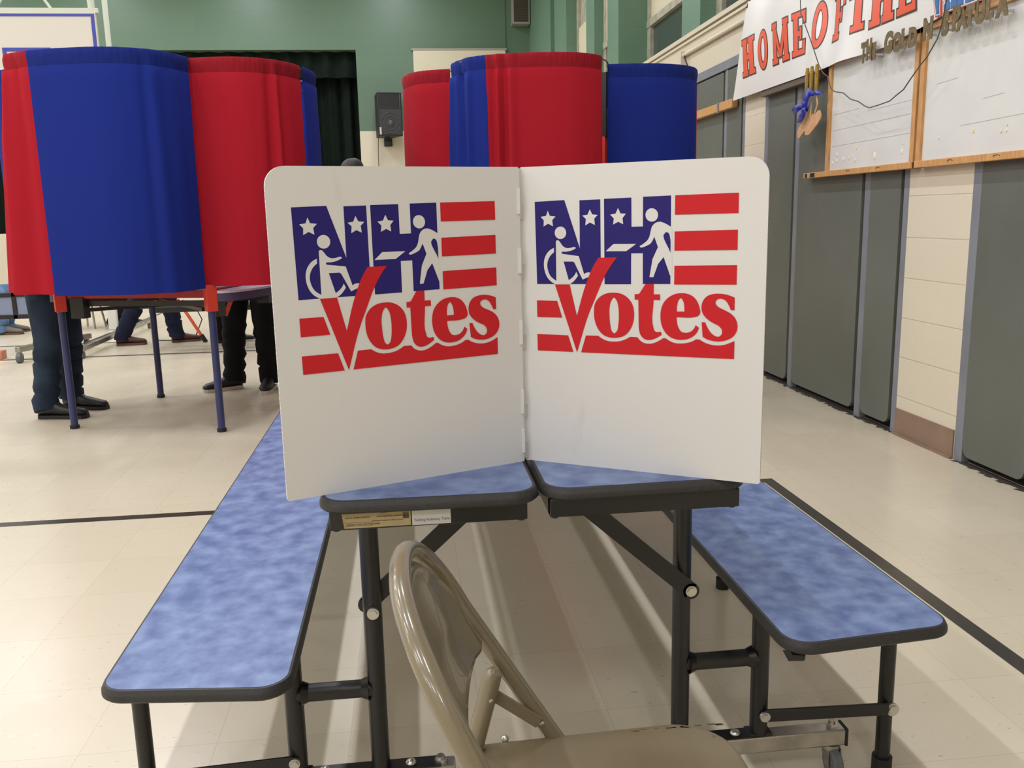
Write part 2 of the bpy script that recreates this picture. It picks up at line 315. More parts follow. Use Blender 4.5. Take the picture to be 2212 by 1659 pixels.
# ------------------------------------------------------------------ the room
WX=2.55; BY=18.2
def room():
    b=MB(); b.add([(-13,-6,0),(3.3,-6,0),(3.3,19.5,0),(-13,19.5,0)],[(0,1,2,3)],M['floor'])
    z=.0012
    def q(p): b.add([(x,y,z) for x,y in p],[(0,1,2,3)],M['line'])
    q([(1.534,-5.9),(1.587,-5.9),(1.587,3.685),(1.534,3.685)]); q([(-12.9,3.634),(1.534,3.634),(1.534,3.685),(-12.9,3.685)])
    q([(-12.9,8.40),(1.5,8.40),(1.5,8.45),(-12.9,8.45)]); q([(-12.9,9.38),(-3.0,9.38),(-3.0,9.42),(-12.9,9.42)]); q([(-3.36,9.42),(-3.32,9.42),(-3.32,14),(-3.36,14)])
    struct(b.build('floor',smooth=0))
    b=MB(); b.b2((-13,-6,5.95),(3.3,19.5,6.05),M['ceil']); struct(b.build('ceiling',smooth=0))
    b=MB(); b.b2((-13.1,-6,0),(-13,19.5,6),M['cream_flat']); struct(b.build('wall_left',smooth=0))
    b=MB(); b.b2((-13.1,-6.1,0),(3.3,-6,6),M['cream_flat']); struct(b.build('wall_front',smooth=0))
    # back wall with the stage opening
    b=MB()
    for x0,x1,z0,z1,m in ((-13,-8.4,0,2.87,'cream_flat'),(-13,-8.4,2.87,5.95,'green_back'),(-.844,3.0,0,2.87,'cream_flat'),(-.844,3.0,2.87,5.95,'green_back'),(-8.4,-.844,0,1.05,'cream_flat'),(-8.4,-.844,4.39,5.95,'green_back')):
        b.b2((x0,BY,z0),(x1,BY+.3,z1),M[m])
    b.b2((-8.4,BY+.3,1.0),(-.6,BY+1.2,1.05),M['wood']) # stage floor lip
    b.b2((2.066,BY-.02,2.87),(2.078,BY,5.9),M['green_back'])
    struct(b.build('wall_back',smooth=0))
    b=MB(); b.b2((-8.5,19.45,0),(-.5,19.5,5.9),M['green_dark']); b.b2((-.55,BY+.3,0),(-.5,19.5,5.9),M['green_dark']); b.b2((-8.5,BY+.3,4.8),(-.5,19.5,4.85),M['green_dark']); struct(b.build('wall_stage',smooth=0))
    # right wall : block segments between the storage pockets, concrete beam, piers and windows above
    b=MB(); segs=[(-6,-.55),(1.35,1.90),(3.82,4.34),(6.24,6.62),(8.52,18.2)]
    for y0,y1 in segs: b.b2((WX,y0,0),(2.9,y1,2.35),M['cream'])
    b.b2((WX+.28,-6,0),(2.95,18.2,2.35),M['black_recess'])
    b.b2((WX,-6,2.35),(3.3,18.2,2.72),M['cream_flat'])
    # upper wall: sections of recess
    b.b2((WX,15.6,2.72),(3.3,18.2,5.95),M['green'])
    struct(b.build('wall_right',smooth=0))
    for k,(yf,yn,xr) in enumerate(((15.2,14.1,2.72),(12.58,12.04,2.68),(11.27,10.69,2.905),(8.23,7.72,2.70),(5.2,4.6,2.70),(2.1,1.5,2.70))):
        p=MB(); p.b2((WX,yn,2.72),(3.0,yf,5.95),M['green']); o=struct(p.build('wall_right_pier' if k==0 else 'wall_right_pier',smooth=0))
    # windows in the bays (near side x of pier gives the plane)
    bays=[(15.6,15.2,2.72),(14.1,12.58,2.72),(12.04,11.27,2.68),(10.69,8.23,2.905),(7.72,5.2,2.70),(4.6,2.1,2.70),(1.5,-6,2.70)]
    for k,(y1,y0,x) in enumerate(bays):
        g=MB(); g.b2((x+.03,y0,2.72),(x+.04,y1,5.95),M['glass' if k!=1 else 'jambw'])
        f=MB(); jw=.14
        for ya in (y1-jw,): f.b2((x-.01,ya,2.72),(x+.05,ya+jw,5.95),M['jambw'])
        f.b2((x-.01,y0,2.72),(x+.05,y0+.08,5.95),M['jambw'])
        f.b2((x-.02,y0,3.30),(x+.05,y1,3.38),M['jambw']); f.b2((x-.02,y0,2.72),(x+.05,y1,2.76),M['jambw'])
        if k>0: f.b2((x+.0,y0,3.38),(x+.05,y1,3.95),M['screen'])
        o=struct(f.build('window_%d'%(k+1),smooth=0)); g.build('pane',o,smooth=0)
    b=MB()  # ledge mouldings and conduit of the beam
    b.b2((WX-.03,-6,2.69),(WX,18.2,2.725),M['cream_flat']); b.b2((WX-.018,-6,2.655),(WX,18.2,2.675),M['cream_flat'])
    struct(b.build('trim_1',smooth=0))
    b=MB(); b.cyl((WX-.022,-5.9,2.565),(WX-.022,8.15,2.565),.016,M['cream_flat'],10); b.b2((WX-.045,8.1,2.45),(WX,8.24,2.60),M['cream_flat']); b.tube([(WX-.03,8.05,2.56),(WX-.03,8.0,2.50),(WX-.012,7.98,2.44)],.006,M['rubberb'],8)
    struct(b.build('trim_2'))
    for y0,y1 in segs:
        b=MB(); b.b2((WX-.008,y0+.003,0),(WX,y1-.003,.142),M['base']); b.b2((WX-.02,y0+.003,0),(WX-.008,y1-.003,.012),M['base']); struct(b.build('baseboard_right',smooth=0))
    b=MB(); random.seed(3)
    for y0,y1 in ((4.36,6.2),(1.92,3.80),(6.64,8.5)): # black gunk along the pocket sills
        n=46; 
        for i in range(n):
            y=y0+(y1-y0)*i/n; b.add([(WX+.03,y,.001),(WX+.03,y+(y1-y0)/n,.001),(WX-random.uniform(.0,.035),y+(y1-y0)/n,.0014),(WX-random.uniform(.0,.035),y,.0014)],[(0,1,2,3)],M['grime'])
    struct(b.build('trim_3',smooth=0))
room()
def pocket(ynear,label,board,rail):
    """wall storage pocket for folding tables: frame posts and three closing panels; ynear = near end, 1.9 m wide"""
    t=thing('table_storage_pocket',label,'storage cabinet',(WX,ynear,0))
    def post(y0,y1):
        MB().b2((-.001,y0,0),(.05,y1,2.28),M['grey_jamb']).build('post',t,smooth=0,bevel=.003)
    def panel(y0,y1,x0,nm='door_panel'):
        R=[(y0,.035),(y1,.035),(y1,2.27),(y0,2.27)]
        b=MB(); M4=Matrix(((0,0,1,x0),(1,0,0,0),(0,1,0,0),(0,0,0,1)))
        b.prism(rpoly(R,[.05,.05,.004,.004]),0,.02,M['grey_panel'],M4); b.build(nm,t,bevel=0)
    # local y 0..1.9 from near to far
    post(0,.05); post(.39,.45); post(1.32,1.38); post(1.84,1.90)
    panel(.078,.388,-.001); panel(.482,1.318,-.001); panel(1.410,1.838,-.001)
    b=MB(); b.b2((-.012,0,2.28),(.05,1.9,2.35),M['grey_jamb']); b.build('head_rail',t,smooth=0,bevel=.003)
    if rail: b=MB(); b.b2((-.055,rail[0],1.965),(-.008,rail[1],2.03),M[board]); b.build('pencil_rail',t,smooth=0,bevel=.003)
    if board=='wood': b=MB(); b.b2((-.062,.43,1.955),(-.055,.46,2.04),M['grey_jamb']); b.build('bracket',t,smooth=0)
    b=MB(); b.b2((.04,.0,0),(.06,1.9,2.3),M['black_recess']); b.build('back_lining',t,smooth=0)
    return t
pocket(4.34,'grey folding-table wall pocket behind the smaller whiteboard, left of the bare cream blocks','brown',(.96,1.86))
pocket(1.92,'grey folding-table wall pocket below the large whiteboard at the right edge','brown',None)
pocket(6.62,'grey folding-table wall pocket crossed by a pale wooden rail, left of the banner','wood',(.14,1.88))
pocket(-.55,'grey folding-table wall pocket beside the camera, outside the photo','brown',None)

# ------------------------------------------------------------------ back wall things
def back_things():
    # stage curtain : pleated legs and valance
    t=thing('stage_curtain','dark green velvet stage curtain hanging inside the black stage opening','curtain',(-4.6,18.75,1.05))
    P=[]
    for i in range(241):
        x=-3.7+7.75*i/240; P.append([Vector((x,.07*math.sin(x*21)+.03*math.sin(x*47),z)) for z in (0,1.2,2.4,3.6)])
    MB().grid(P,241,4,M['stage_curtain']).build('curtain_leg',t,smooth=80)
    P=[]
    for i in range(241):
        x=-3.7+7.75*i/240; P.append([Vector((x,-.32+.05*math.sin(x*17+1),z)) for z in (2.86,3.3,3.6)])
    MB().grid(P,241,3,M['stage_curtain']).build('valance',t,smooth=80)
    MB().cyl((-3.8,-.16,3.62),(4.05,-.16,3.62),.03,M['blackm']).build('curtain_rail',t)
    # cream screen panel
    t=thing('projection_screen','blank cream screen panel fixed to the green back wall above the right-hand booth','screen',(1.16,BY,3.2))
    MB().b2((-.9,-.05,0),(.905,-.005,1.19),M['screen']).build('screen_face',t,smooth=0)
    b=MB(); b.b2((-.93,-.06,1.17),(.93,0,1.205),M['alu']); b.build('screen_frame',t,smooth=0)
    # brown box
    t=thing('wall_grille_box','brown louvred box with light metal frame high on the back wall near the corner','vent',(2.365,BY,4.82))
    b=MB(); b.b2((-.145,-.26,.03),(.14,-.25,1.1),M['brownbox']); 
    for k in range(34): b.b2((-.14,-.263,.05+.03*k),(.135,-.26,.057+.03*k),M['blackp'])
    b.build('grille',t,smooth=0)
    b=MB(); b.b2((-.17,-.255,0),(.165,0,1.12),M['alu']); b.build('housing',t,smooth=0)
    # PA speaker on bracket
    t=thing('loudspeaker','black loudspeaker with horn and round woofer on a wall bracket beside the stage','speaker',(-.30,BY-.36,2.72),rz=.0)
    R=Matrix.Rotation(.25,3,'Z')
    def r(p): return tuple(R@Vector(p))
    b=MB(); pts=[(-.235,-.28),(.235,-.28),(.17,.24),(-.17,.24)]
    M4=R.to_4x4(); b.prism([tuple(p) for p in pts],0,.80,M['spk'],M4); b.build('cabinet',t,bevel=.012)
    b=MB(); b.box(r((0,-.285,.26)),(.42,.012,.47),M['spkg'],R); 
    b.build('grille',t,smooth=0)
    b=MB(); 
    for rr in (.19,.13,.07):
        b.tube([r((rr*math.cos(a),-.293,.24+rr*math.sin(a))) for a in [2*PI*i/28 for i in range(29)]],.006,M['spkh'],6,False)
    b.ball(r((0,-.29,.24)),(.055,.02,.055),M['spkh'],14,8); b.build('woofer',t)
    b=MB(); 
    fr=[(-.20,-.285,.52),(.20,-.285,.52),(.20,-.285,.77),(-.20,-.285,.77)]; inn=[(-.05,-.19,.60),(.05,-.19,.60),(.05,-.19,.76),(-.05,-.19,.76)]
    b.add([r(p) for p in fr+inn],[(0,1,5,4),(1,2,6,5),(2,3,7,6),(3,0,4,7)],M['spkh']); b.add([r(p) for p in inn],[(0,1,2,3)],M['blackp'])
    b.build('horn',t,smooth=0)
    b=MB(); b.box(r((-.20,-.293,.09)),(.035,.004,.13),M['white_label'],R); b.build('badge',t,smooth=0)
    b=MB(); b.cyl((0,-.02,-.09),(0,-.02,.02),.03,M['spk'],12); b.ball((0,-.02,-.1),.055,M['spk']); b.cyl((0,-.02,-.05),(0,.34,-.05),.02,M['spk'],10); b.b2((-.08,.335,-.15),(.08,.355,.08),M['spk']); b.build('wall_bracket',t)
    b=MB(); b.tube([(-.18,.10,.02),(-.20,.2,-.25),(-.21,.28,-.7),(-.22,.345,-1.5),(-.22,.345,-2.6)],.008,M['wire'],6); b.build('speaker_cable',t)
    # basketball backboard hung from white pipes
    t=thing('basketball_backboard','white rectangular basketball backboard with blue border hung from white pipes','backboard',(-4.9,13,2.88))
    b=MB(); b.b2((-.915,-.03,0),(.915,.02,1.07),M['bb'])
    w_=.045
    for p,q in (((-.9,1.02-.0),(.9,1.055)),((-.9,.015),(.9,.05)),((-.9,.015),(-.9+w_,1.055)),((.9-w_,.015),(.9,1.055)),((-.305,.58),(.305,.63)),((-.305,.17),(.305,.22)),((-.305,.17),(-.255,.63)),((.255,.17),(.305,.63))):
        yy=-.034 if abs(q[0]-p[0])>.2 else -.035; b.b2((p[0],yy,p[1]),(q[0],-.03,q[1]),M['bbb'])
    b.build('board',t,smooth=0,bevel=0)
    b=MB(); b.b2((-.95,-.02,1.07),(.95,.04,1.13),M['wpipe']); b.cyl((.86,.03,1.1),(.80,.03,3.05),.045,M['wpipe']); b.cyl((-.86,.03,1.1),(-.80,.03,3.05),.045,M['wpipe'])
    b.cyl((-.35,.03,1.12),(.55,.06,2.5),.018,M['wpipe'],8); b.cyl((.35,.03,1.12),(-.55,.06,2.5),.018,M['wpipe'],8); b.build('hanger_frame',t)
    b=MB(); b.tube([(.23*math.cos(a),-.29+.23*math.sin(a),.20) for a in [2*PI*i/24 for i in range(25)]],.009,M['orange'],8,False); b.b2((-.06,-.07,.14),(.06,-.03,.24),M['orange']); b.build('rim',t)
    t=thing('support_pole','white vertical pole standing to the right of the basketball backboard','pole',(-3.86,13,0))
    MB().cyl((0,0,0),(0,0,5.95),.035,M['wpipe'],14).build('pole',t)
back_things()

# ------------------------------------------------------------------ whiteboards, banner, letters, spatulas on the right wall
def wallM(x,y,z): # local (u right as seen, v up, n towards room)
    return Matrix(((0,0,-1,x),(-1,0,0,y),(0,1,0,z),(0,0,0,1)))
def whiteboard(y_hi,y_lo,label,left_ext,blobs,lines):
    W_=y_hi-y_lo; t=thing('whiteboard',label,'whiteboard',(WX,y_hi,1.38))
    # local coords: y negative going right in view, x negative = into room
    def bb(u0,v0,u1,v1,x0,x1,m): b=MB(); b.b2((x0,-u1,v0),(x1,-u0,v1),m); return b
    b=bb(.03,.03,W_-.03,.64,-.035,-.008,M['whiteboard'])
    for (u,v,du,dv) in lines: # faint marker traces
        b.bar((-.0354,-u,v),(-.0354,-(u+du),v+dv),.0008,.0022,M['marker'],up=(0,0,1))
    b.build('board_face',t,smooth=0)
    f=MB(); f.b2((-.055,-W_,.0),(-.008,left_ext,.032),M['wood']); f.b2((-.05,-W_,.635),(-.008,.0,.675),M['wood'])
    f.b2((-.05,-.035,.0),(-.008,0,.675),M['woodv']); f.b2((-.05,-W_,.0),(-.008,-W_+.035,.675),M['woodv']); f.build('wood_frame',t,smooth=0,bevel=.002)
    if left_ext:
        for q0,q1 in ((.055,.03),(.16,.10)): MB().b2((-.0565,left_ext-q0,.004),(-.0545,left_ext-q1,.028),M['rubberb']).build('rail_cutout',t,smooth=0)
    for u in [.3+.33*i for i in range(int(W_/.33))]:
        g=MB(); g.tube([(-.0565,-u+.022*math.cos(a),.016+.007*math.sin(a)) for a in [PI*i/8 for i in range(9)]],.0012,M['brown'],5); g.build('hand_grip_mark',t)
    for i,(u,v,s,y) in enumerate(blobs):
        MB().ball((-.0355,-u,v),(.004,s*.8,s*1.3),M['putty_y' if y else 'putty'],8,6).build('adhesive_putty',t)
    return t
whiteboard(5.19,4.245,'smaller wood-framed whiteboard with putty blobs near its lower edge, beside the spatulas','' and 0 or .28,
  [(.07,.075,.008,0),(.12,.12,.009,0),(.12,.085,.009,0),(.20,.09,.009,0),(.26,.09,.006,1),(.30,.10,.006,1),(.34,.075,.008,1),(.35,.14,.007,1),(.55,.085,.017,0),(.82,.09,.011,0),(.82,.13,.005,0)],
  [(.06,.17,.82,.005),(.06,.26,.82,.008),(.06,.35,.3,.004),(.45,.33,.43,.004)])
whiteboard(4.225,2.3,'large wood-framed whiteboard at the right edge of the photo',0,
  [(.17,.13,.006,0),(.43,.14,.010,1),(.62,.12,.008,1),(.655,.145,.006,1),(.655,.12,.006,0)],
  [(.12,.38,.17,.004),(.48,.27,.14,.006),(.33,.17,.55,.01),(.95,.2,.6,.006)])
# letter shapes for the banner: convex quads in a unit cell (u right, v up)
def R4(a,b,c,d): return [(a,b),(c,b),(c,d),(a,d)]
S_=.12
LET={
 'H':[R4(.1,0,.42,1),R4(.0,0,.45,S_),R4(0,1-S_,.45,1),R4(.58,0,.9,1),R4(.55,0,1,S_),R4(.55,1-S_,1,1),R4(.3,.42,.7,.56)],
 'M':[R4(.08,0,.26,1),R4(0,0,.34,S_),R4(0,1-S_,.3,1),R4(.74,0,.94,1),R4(.62,0,1,S_),R4(.7,1-S_,1,1),[(.2,1),(.56,.18),(.44,.12),(.08,.95)][::-1],[(.8,1),(.92,.95),(.56,.12),(.44,.18)][::-1]],
 'E':[R4(.12,0,.45,1),R4(0,0,1,S_),R4(0,1-S_,1,1),R4(.82,0,1,.32),R4(.82,.72,1,1),R4(.4,.44,.68,.56),R4(.6,.36,.72,.64)],
 'F':[R4(.12,0,.45,1),R4(0,0,.6,S_),R4(0,1-S_,1,1),R4(.82,.68,1,1),R4(.4,.44,.68,.56),R4(.6,.36,.72,.64)],
 'T':[R4(.33,0,.67,1),R4(.18,0,.82,S_),R4(0,1-S_,1,1),R4(0,.7,.14,1),R4(.86,.7,1,1)],
 'V':[[(.04,1),(.40,1),(.62,0),(.42,0)][::-1],[(.62,1),(.94,1),(.58,0),(.44,0)][::-1],R4(0,.9,.46,1),R4(.56,.9,1,1)],
 'A':[[(.36,1),(.62,1),(.36,0),(.08,0)][::-1],[(.4,1),(.64,1),(.94,0),(.62,0)][::-1],R4(.2,.28,.8,.42),R4(0,0,.44,.11),R4(.54,0,1,.11)],
 'R':[R4(.1,0,.4,1),R4(0,0,.46,.11),R4(0,.89,.8,1),R4(.3,.46,.8,.58),[(.68,.5),(.92,.58),(.92,.9),(.68,.96)],[(.45,.5),(.72,.5),(1,0),(.68,0)][::-1]],
 'N':[R4(.08,0,.3,1),R4(.72,0,.92,1),R4(0,0,.38,.11),R4(.6,.89,1,1),[(.06,1),(.36,1),(.94,0),(.7,0)][::-1]],
 'Y':[R4(.36,0,.66,.5),R4(.22,0,.8,.11),[(.02,1),(.36,1),(.62,.42),(.38,.42)][::-1],[(.66,1),(.98,1),(.62,.42),(.4,.42)][::-1]],
}
def ofs(q,d,asp): # grow convex quad by d (cell units in v; u scaled by asp)
    P=[Vector((a*asp,b)) for a,b in q]; area=sum(P[i].x*P[(i+1)%len(P)].y-P[(i+1)%len(P)].x*P[i].y for i in range(len(P)))
    if area<0: P=P[::-1]
    n=len(P); L=[]
    for i in range(n):
        e=(P[(i+1)%n]-P[i]).normalized(); L.append((P[i]+Vector((e.y,-e.x))*d,e))
    R=[]
    for i in range(n):
        (a,u),(b,v)=L[i-1],L[i]; den=u.x*v.y-u.y*v.x; t=((b-a).x*v.y-(b-a).y*v.x)/den
        q=a+u*t; w_=q-P[i]; 
        if w_.length>2.2*d: q=P[i]+w_.normalized()*2.2*d
        R.append(q)
    return [(p.x/asp,p.y) for p in R]
def banner():
    t=thing('banner','white vinyl banner with large red and blue lettering hanging over the whiteboards','banner',(2.487,6.72,1.99))
    y0=6.72
    def surf(s,v): # s metres along from the left end, v 0..1 up; returns local point
        zb=.015+ (.05*max(0,min(1,(s-2.2)/.5))) + (.04*max(0,s-2.7)) ; H=.66; z=zb+v*(H-zb)
        y=-(s+ .26*v*max(0,1-s/2.6))
        x=-.02*math.sin(s*3.1)*math.sin(PI*v)-.012*math.sin(s*7.3+v*2.5)*v-.03*math.exp(-((s-1.75)/.16)**2)*(1-v)-.02*math.exp(-((s-1.35)/.1)**2-((v-.25)/.3)**2)
        return Vector((x,y,z))
    P=[[surf(3.9*i/300,j/32) for j in range(33)] for i in range(301)]
    b=MB(); b.grid(P,301,33,M['banner'])
    # letters on the sheet: find s,v for wanted y,z
    def put(b,q,yl,wd,zb,zt,shear,m,off):
        pts=[]
        for (a,c) in q:
            y=yl-a*wd+ -shear*c; z=zb+(zt-zb)*c
            v=(z-1.99)/.66; s=(6.72-y); s=s-.26*v*max(0,1-s/2.6)
            p=surf(s,max(v,0)); p.y=y-6.72; p.z=z-1.99; p.x-=off; pts.append(p)
        b.add(pts,[tuple(range(len(pts)))],m)
    def sub(q,n=5): # split a quad so that it follows the folds of the sheet
        if len(q)==8: q=[q[0],q[2],q[4],q[6]] if False else q
        if len(q)!=4: return [q]
        if abs(q[0][1]-q[1][1])>.01: q=q[1:]+q[:1]
        out=[]; A=[Vector(p) for p in q]
        for i in range(n):
            t0,t1=i/n,(i+1)/n; c0,c1,c2,c3=A[0].lerp(A[3],t0),A[1].lerp(A[2],t0),A[1].lerp(A[2],t1),A[0].lerp(A[3],t1)
            for j in range(4):
                s0,s1=j/4,(j+1)/4
                out.append([tuple(c0.lerp(c1,s0)),tuple(c0.lerp(c1,s1)),tuple(c3.lerp(c2,s1)),tuple(c3.lerp(c2,s0))])
        return out
    def ring(yl,wd,zb,zt,sh,m,off,g):
        N=28
        for i in range(N):
            a0,a1=2*PI*i/N,2*PI*(i+1)/N
            def e(a,rx,ry): return (.5+rx*math.cos(a),.5+ry*math.sin(a))
            put(b,[e(a0,.5+g/wd,.5+g/.26),e(a1,.5+g/wd,.5+g/.26),e(a1,.23-g/wd,.34-g/.26),e(a0,.23-g/wd,.34-g/.26)],yl,wd,zb,zt,sh,m,off)
    zb,zt=2.14,2.40
    words=[('H',6.492,.24),('O',6.19,.16),('M',5.952,.245),('E',5.665,.16),('O',5.42,.185),('F',5.15,.16),('T',4.93,.20),('H',4.71,.245),('E',4.43,.175)]
    for ch,yl,wd in words:
        sh=-.05*max(0,1-(6.5-yl)/1.2)
        zz=zb if yl>4.8 else zb-.012
        if ch=='O':
            ring(yl,wd,zz,zt,sh,M['b_dark'],.0016,.009); ring(yl,wd,zz,zt,sh,M['b_red'],.0024,0); continue
        asp=wd/.26
        for q in LET[ch]:
            g=ofs(q,.009/.26,asp)
            [put(b,k_,yl,wd,zz,zt,sh,M['b_dark'],.0016) for k_ in sub(g)]
            [put(b,k_,yl,wd,zz,zt,sh,M['b_red'],.0024) for k_ in sub(q)]
    yl=4.12
    for ch,wd in zip('VARNEY',(.095,.095,.085,.09,.075,.09)):
        asp=wd/.24
        for q in LET[ch]:
            for g,m,off in ((.014,'b_red',.0012),(.009,'b_sky',.0020),(.0025,'b_dark',.0027),(.0002,'b_blue',.0034)):
                [put(b,k_,yl,wd,2.068,2.30,0,M[m],off) for k_ in sub(ofs(q,g/.24,asp))]
        yl-=wd+.004
    b.build('banner_sheet',t,smooth=50)
    b=MB(); b.tube([(-.01,-.262,.62),(.0,-.265,.66),(.05,-.27,.72)],.006,M['rubberb'],6); b.build('tie_strap',t)
banner()
def gold_letters():
    spec=[('T',4.715,.10,'first letter T of the word THE'),('H',4.655,.10,'letter H of the word THE'),('E',4.605,.078,'letter E ending the word THE'),
      ('G',4.475,.10,'letter G of the word GOLD'),('O',4.40,.085,'letter O of the word GOLD'),('L',4.315,.085,'letter L of the word GOLD'),('D',4.26,.085,'letter D of the word GOLD'),
      ('N',4.13,.095,'letter N standing alone beside the board joint'),('S',3.985,.10,'letter S crossed by the dangling wire'),('P',3.90,.10,'letter P following the S'),('A',3.865,.085,'first letter A of SPATULA'),('T',3.80,.08,'letter T of SPATULA'),
      ('U',3.745,.09,'letter U of SPATULA'),('L',3.665,.085,'letter L of SPATULA'),('A',3.60,.09,'last letter A of SPATULA')]
    for i,(ch,y,s,lab) in enumerate(spec):
        me=text_mesh(ch,s/.72*.95,.0015,.009)
        z=1.957+(.006 if i%2 else 0)
        y*=2.46/2.45; z=1.2+(z-1.2)*2.46/2.45
        o=thing('cardboard_letter','gold cardboard '+lab+', on the whiteboard top rail','letter',(2.46-.004*(i%2),y,z),group='gold cardboard letters along the whiteboard top rails')
        R=wallM(0,0,0)@Matrix.Rotation(random.uniform(-.05,.05),4,'Z')@Matrix.Diagonal(((.55,.58,.72)[i] if i<3 else .80,1,1,1))
        MB().mesh(me,M['gold'],R).build('letter_face',o,smooth=0); bpy.data.meshes.remove(me)
        MB().b2((.001,-.03,.012),(.054,-.02,.022),M['white_label']).build('sticky_pad',o,smooth=0)
gold_letters()
def wire():
    pts=[(5.473,2.46),(5.459,2.36),(5.337,2.216),(5.253,2.109),(5.178,2.011),(5.126,1.965),(5.066,1.938),(5.025,1.868),(4.972,1.841),(4.866,1.82),(4.783,1.777),(4.694,1.754),(4.622,1.722),(4.572,1.707),(4.484,1.71),(4.373,1.717),(4.311,1.738),(4.25,1.756),(4.205,1.789),(4.12,1.846),(4.063,1.877),(3.993,1.94),(3.972,1.976),(3.954,2.031),(3.94,2.10)]
    P=[(2.435,y,z) for y,z in [(5.50,2.70)]+pts]
    b=MB(); b.tube(P,.0032,M['wire'],7); o=b.build('hanging_wire'); tag(o,'thin dark wire drooping across the banner and the first whiteboard','wire')
wire()
def spatulas():
    # wooden spatulas with glittered gold handles hanging blade down
    spec=[(5.37,5.37,2.03,1.89,(5.37,1.80),(5.47,1.64),(5.305,1.75),'leftmost of three wooden spatulas with gold glitter handles, blade angled left'),
          (5.30,5.30,2.03,1.885,(5.29,1.80),(5.36,1.65),(5.24,1.73),'middle of three wooden spatulas with gold glitter handles, tied with the ribbon'),
          (5.224,5.222,2.03,1.885,(5.20,1.80),(5.325,1.648),(5.15,1.742),'rightmost of three wooden spatulas with gold glitter handles, beside the whiteboard frame')]
    for i,(ya,yb,zt,zb,mid,tip,sh,lab) in enumerate(spec):
        x=2.452-.004*i; t=thing('spatula',lab,'spatula',(x,ya,zb),group='wooden spatulas hanging under the banner')
        L=lambda p:(0,p[0]-ya,p[1]-zb)
        b=MB(); b.tube([L((ya,zt)),L((ya,zt-.03)),L((yb,(zt+zb)/2)),L((yb,zb+.01)),L((yb,zb))],[.009,.0125,.0135,.012,.008],M['glitter'],10); b.build('handle',t)
        bl=[sh,(tip[0]+.0,tip[1])]; up=Vector((0,(sh[0]+tip[0])/2-ya,(sh[1]+tip[1])/2+.045-zb))
        b=MB(); b.tube([L((yb,zb)),L(mid),tuple(up)],[.006,.005,.006],M['wood_pale'],8); b.build('shaft',t)
        a=Vector((sh[0],sh[1])); c=Vector((tip[0],tip[1])); d=(c-a).normalized(); n=Vector((-d.y,d.x)); Ln=(c-a).length
        prof=[(0,.018),(.06,.032),(.3,.036),(.8,.034),(.97,.022),(1,.0),(1,-.018),(.85,-.03),(.3,-.032),(.06,-.026),(0,-.012)]
        poly=[a+d*Ln*u+n*v for u,v in prof]
        b=MB(); vs0=[(-.004,p.x-ya,p.y-zb) for p in poly]; vs1=[(.002,p.x-ya,p.y-zb) for p in poly]; b.loft([[Vector(v) for v in vs0],[Vector(v) for v in vs1]],M['wood_pale']); b.build('blade',t,bevel=0)
    # ribbon
    t=MB(); x=2.43
    def strip(P,w_):
        vs=[]; 
        for k,(y,z,dx) in enumerate(P):
            a=P[max(k-1,0)]; c=P[min(k+1,len(P)-1)]; d=Vector((c[0]-a[0],c[1]-a[1])).normalized(); n=Vector((-d.y,d.x))*w_[k]; vs+= [(x+dx-.006*(k%2),y+n.x,z+n.y),(x+dx+.004,y-n.x,z-n.y)]
        t.add(vs,[(2*k,2*k+1,2*k+3,2*k+2) for k in range(len(P)-1)],M['ribbon'])
    strip([(5.22,1.86,0),(5.27,1.88,-.01),(5.30,1.84,-.015),(5.32,1.80,-.01),(5.29,1.785,0)],[.01,.028,.03,.026,.02])
    strip([(5.34,1.81,-.012),(5.40,1.80,-.02),(5.46,1.79,-.01),(5.52,1.80,0)],[.012,.02,.03,.004])
    strip([(5.33,1.81,-.01),(5.31,1.78,-.02),(5.32,1.76,-.016),(5.37,1.735,-.01),(5.44,1.72,0)],[.014,.018,.02,.022,.004])
    strip([(5.22,1.87,0),(5.17,1.86,.006),(5.13,1.855,.012)],[.016,.012,.002])
    t.ball((x-.012,5.325,1.815),(.012,.018,.02),M['ribbon'])
    o=t.build('ribbon',smooth=60); m=o.modifiers.new('solid','SOLIDIFY'); m.thickness=.0015
    tag(o,'royal blue ribbon bow tied around the hanging spatulas','ribbon')
spatulas()
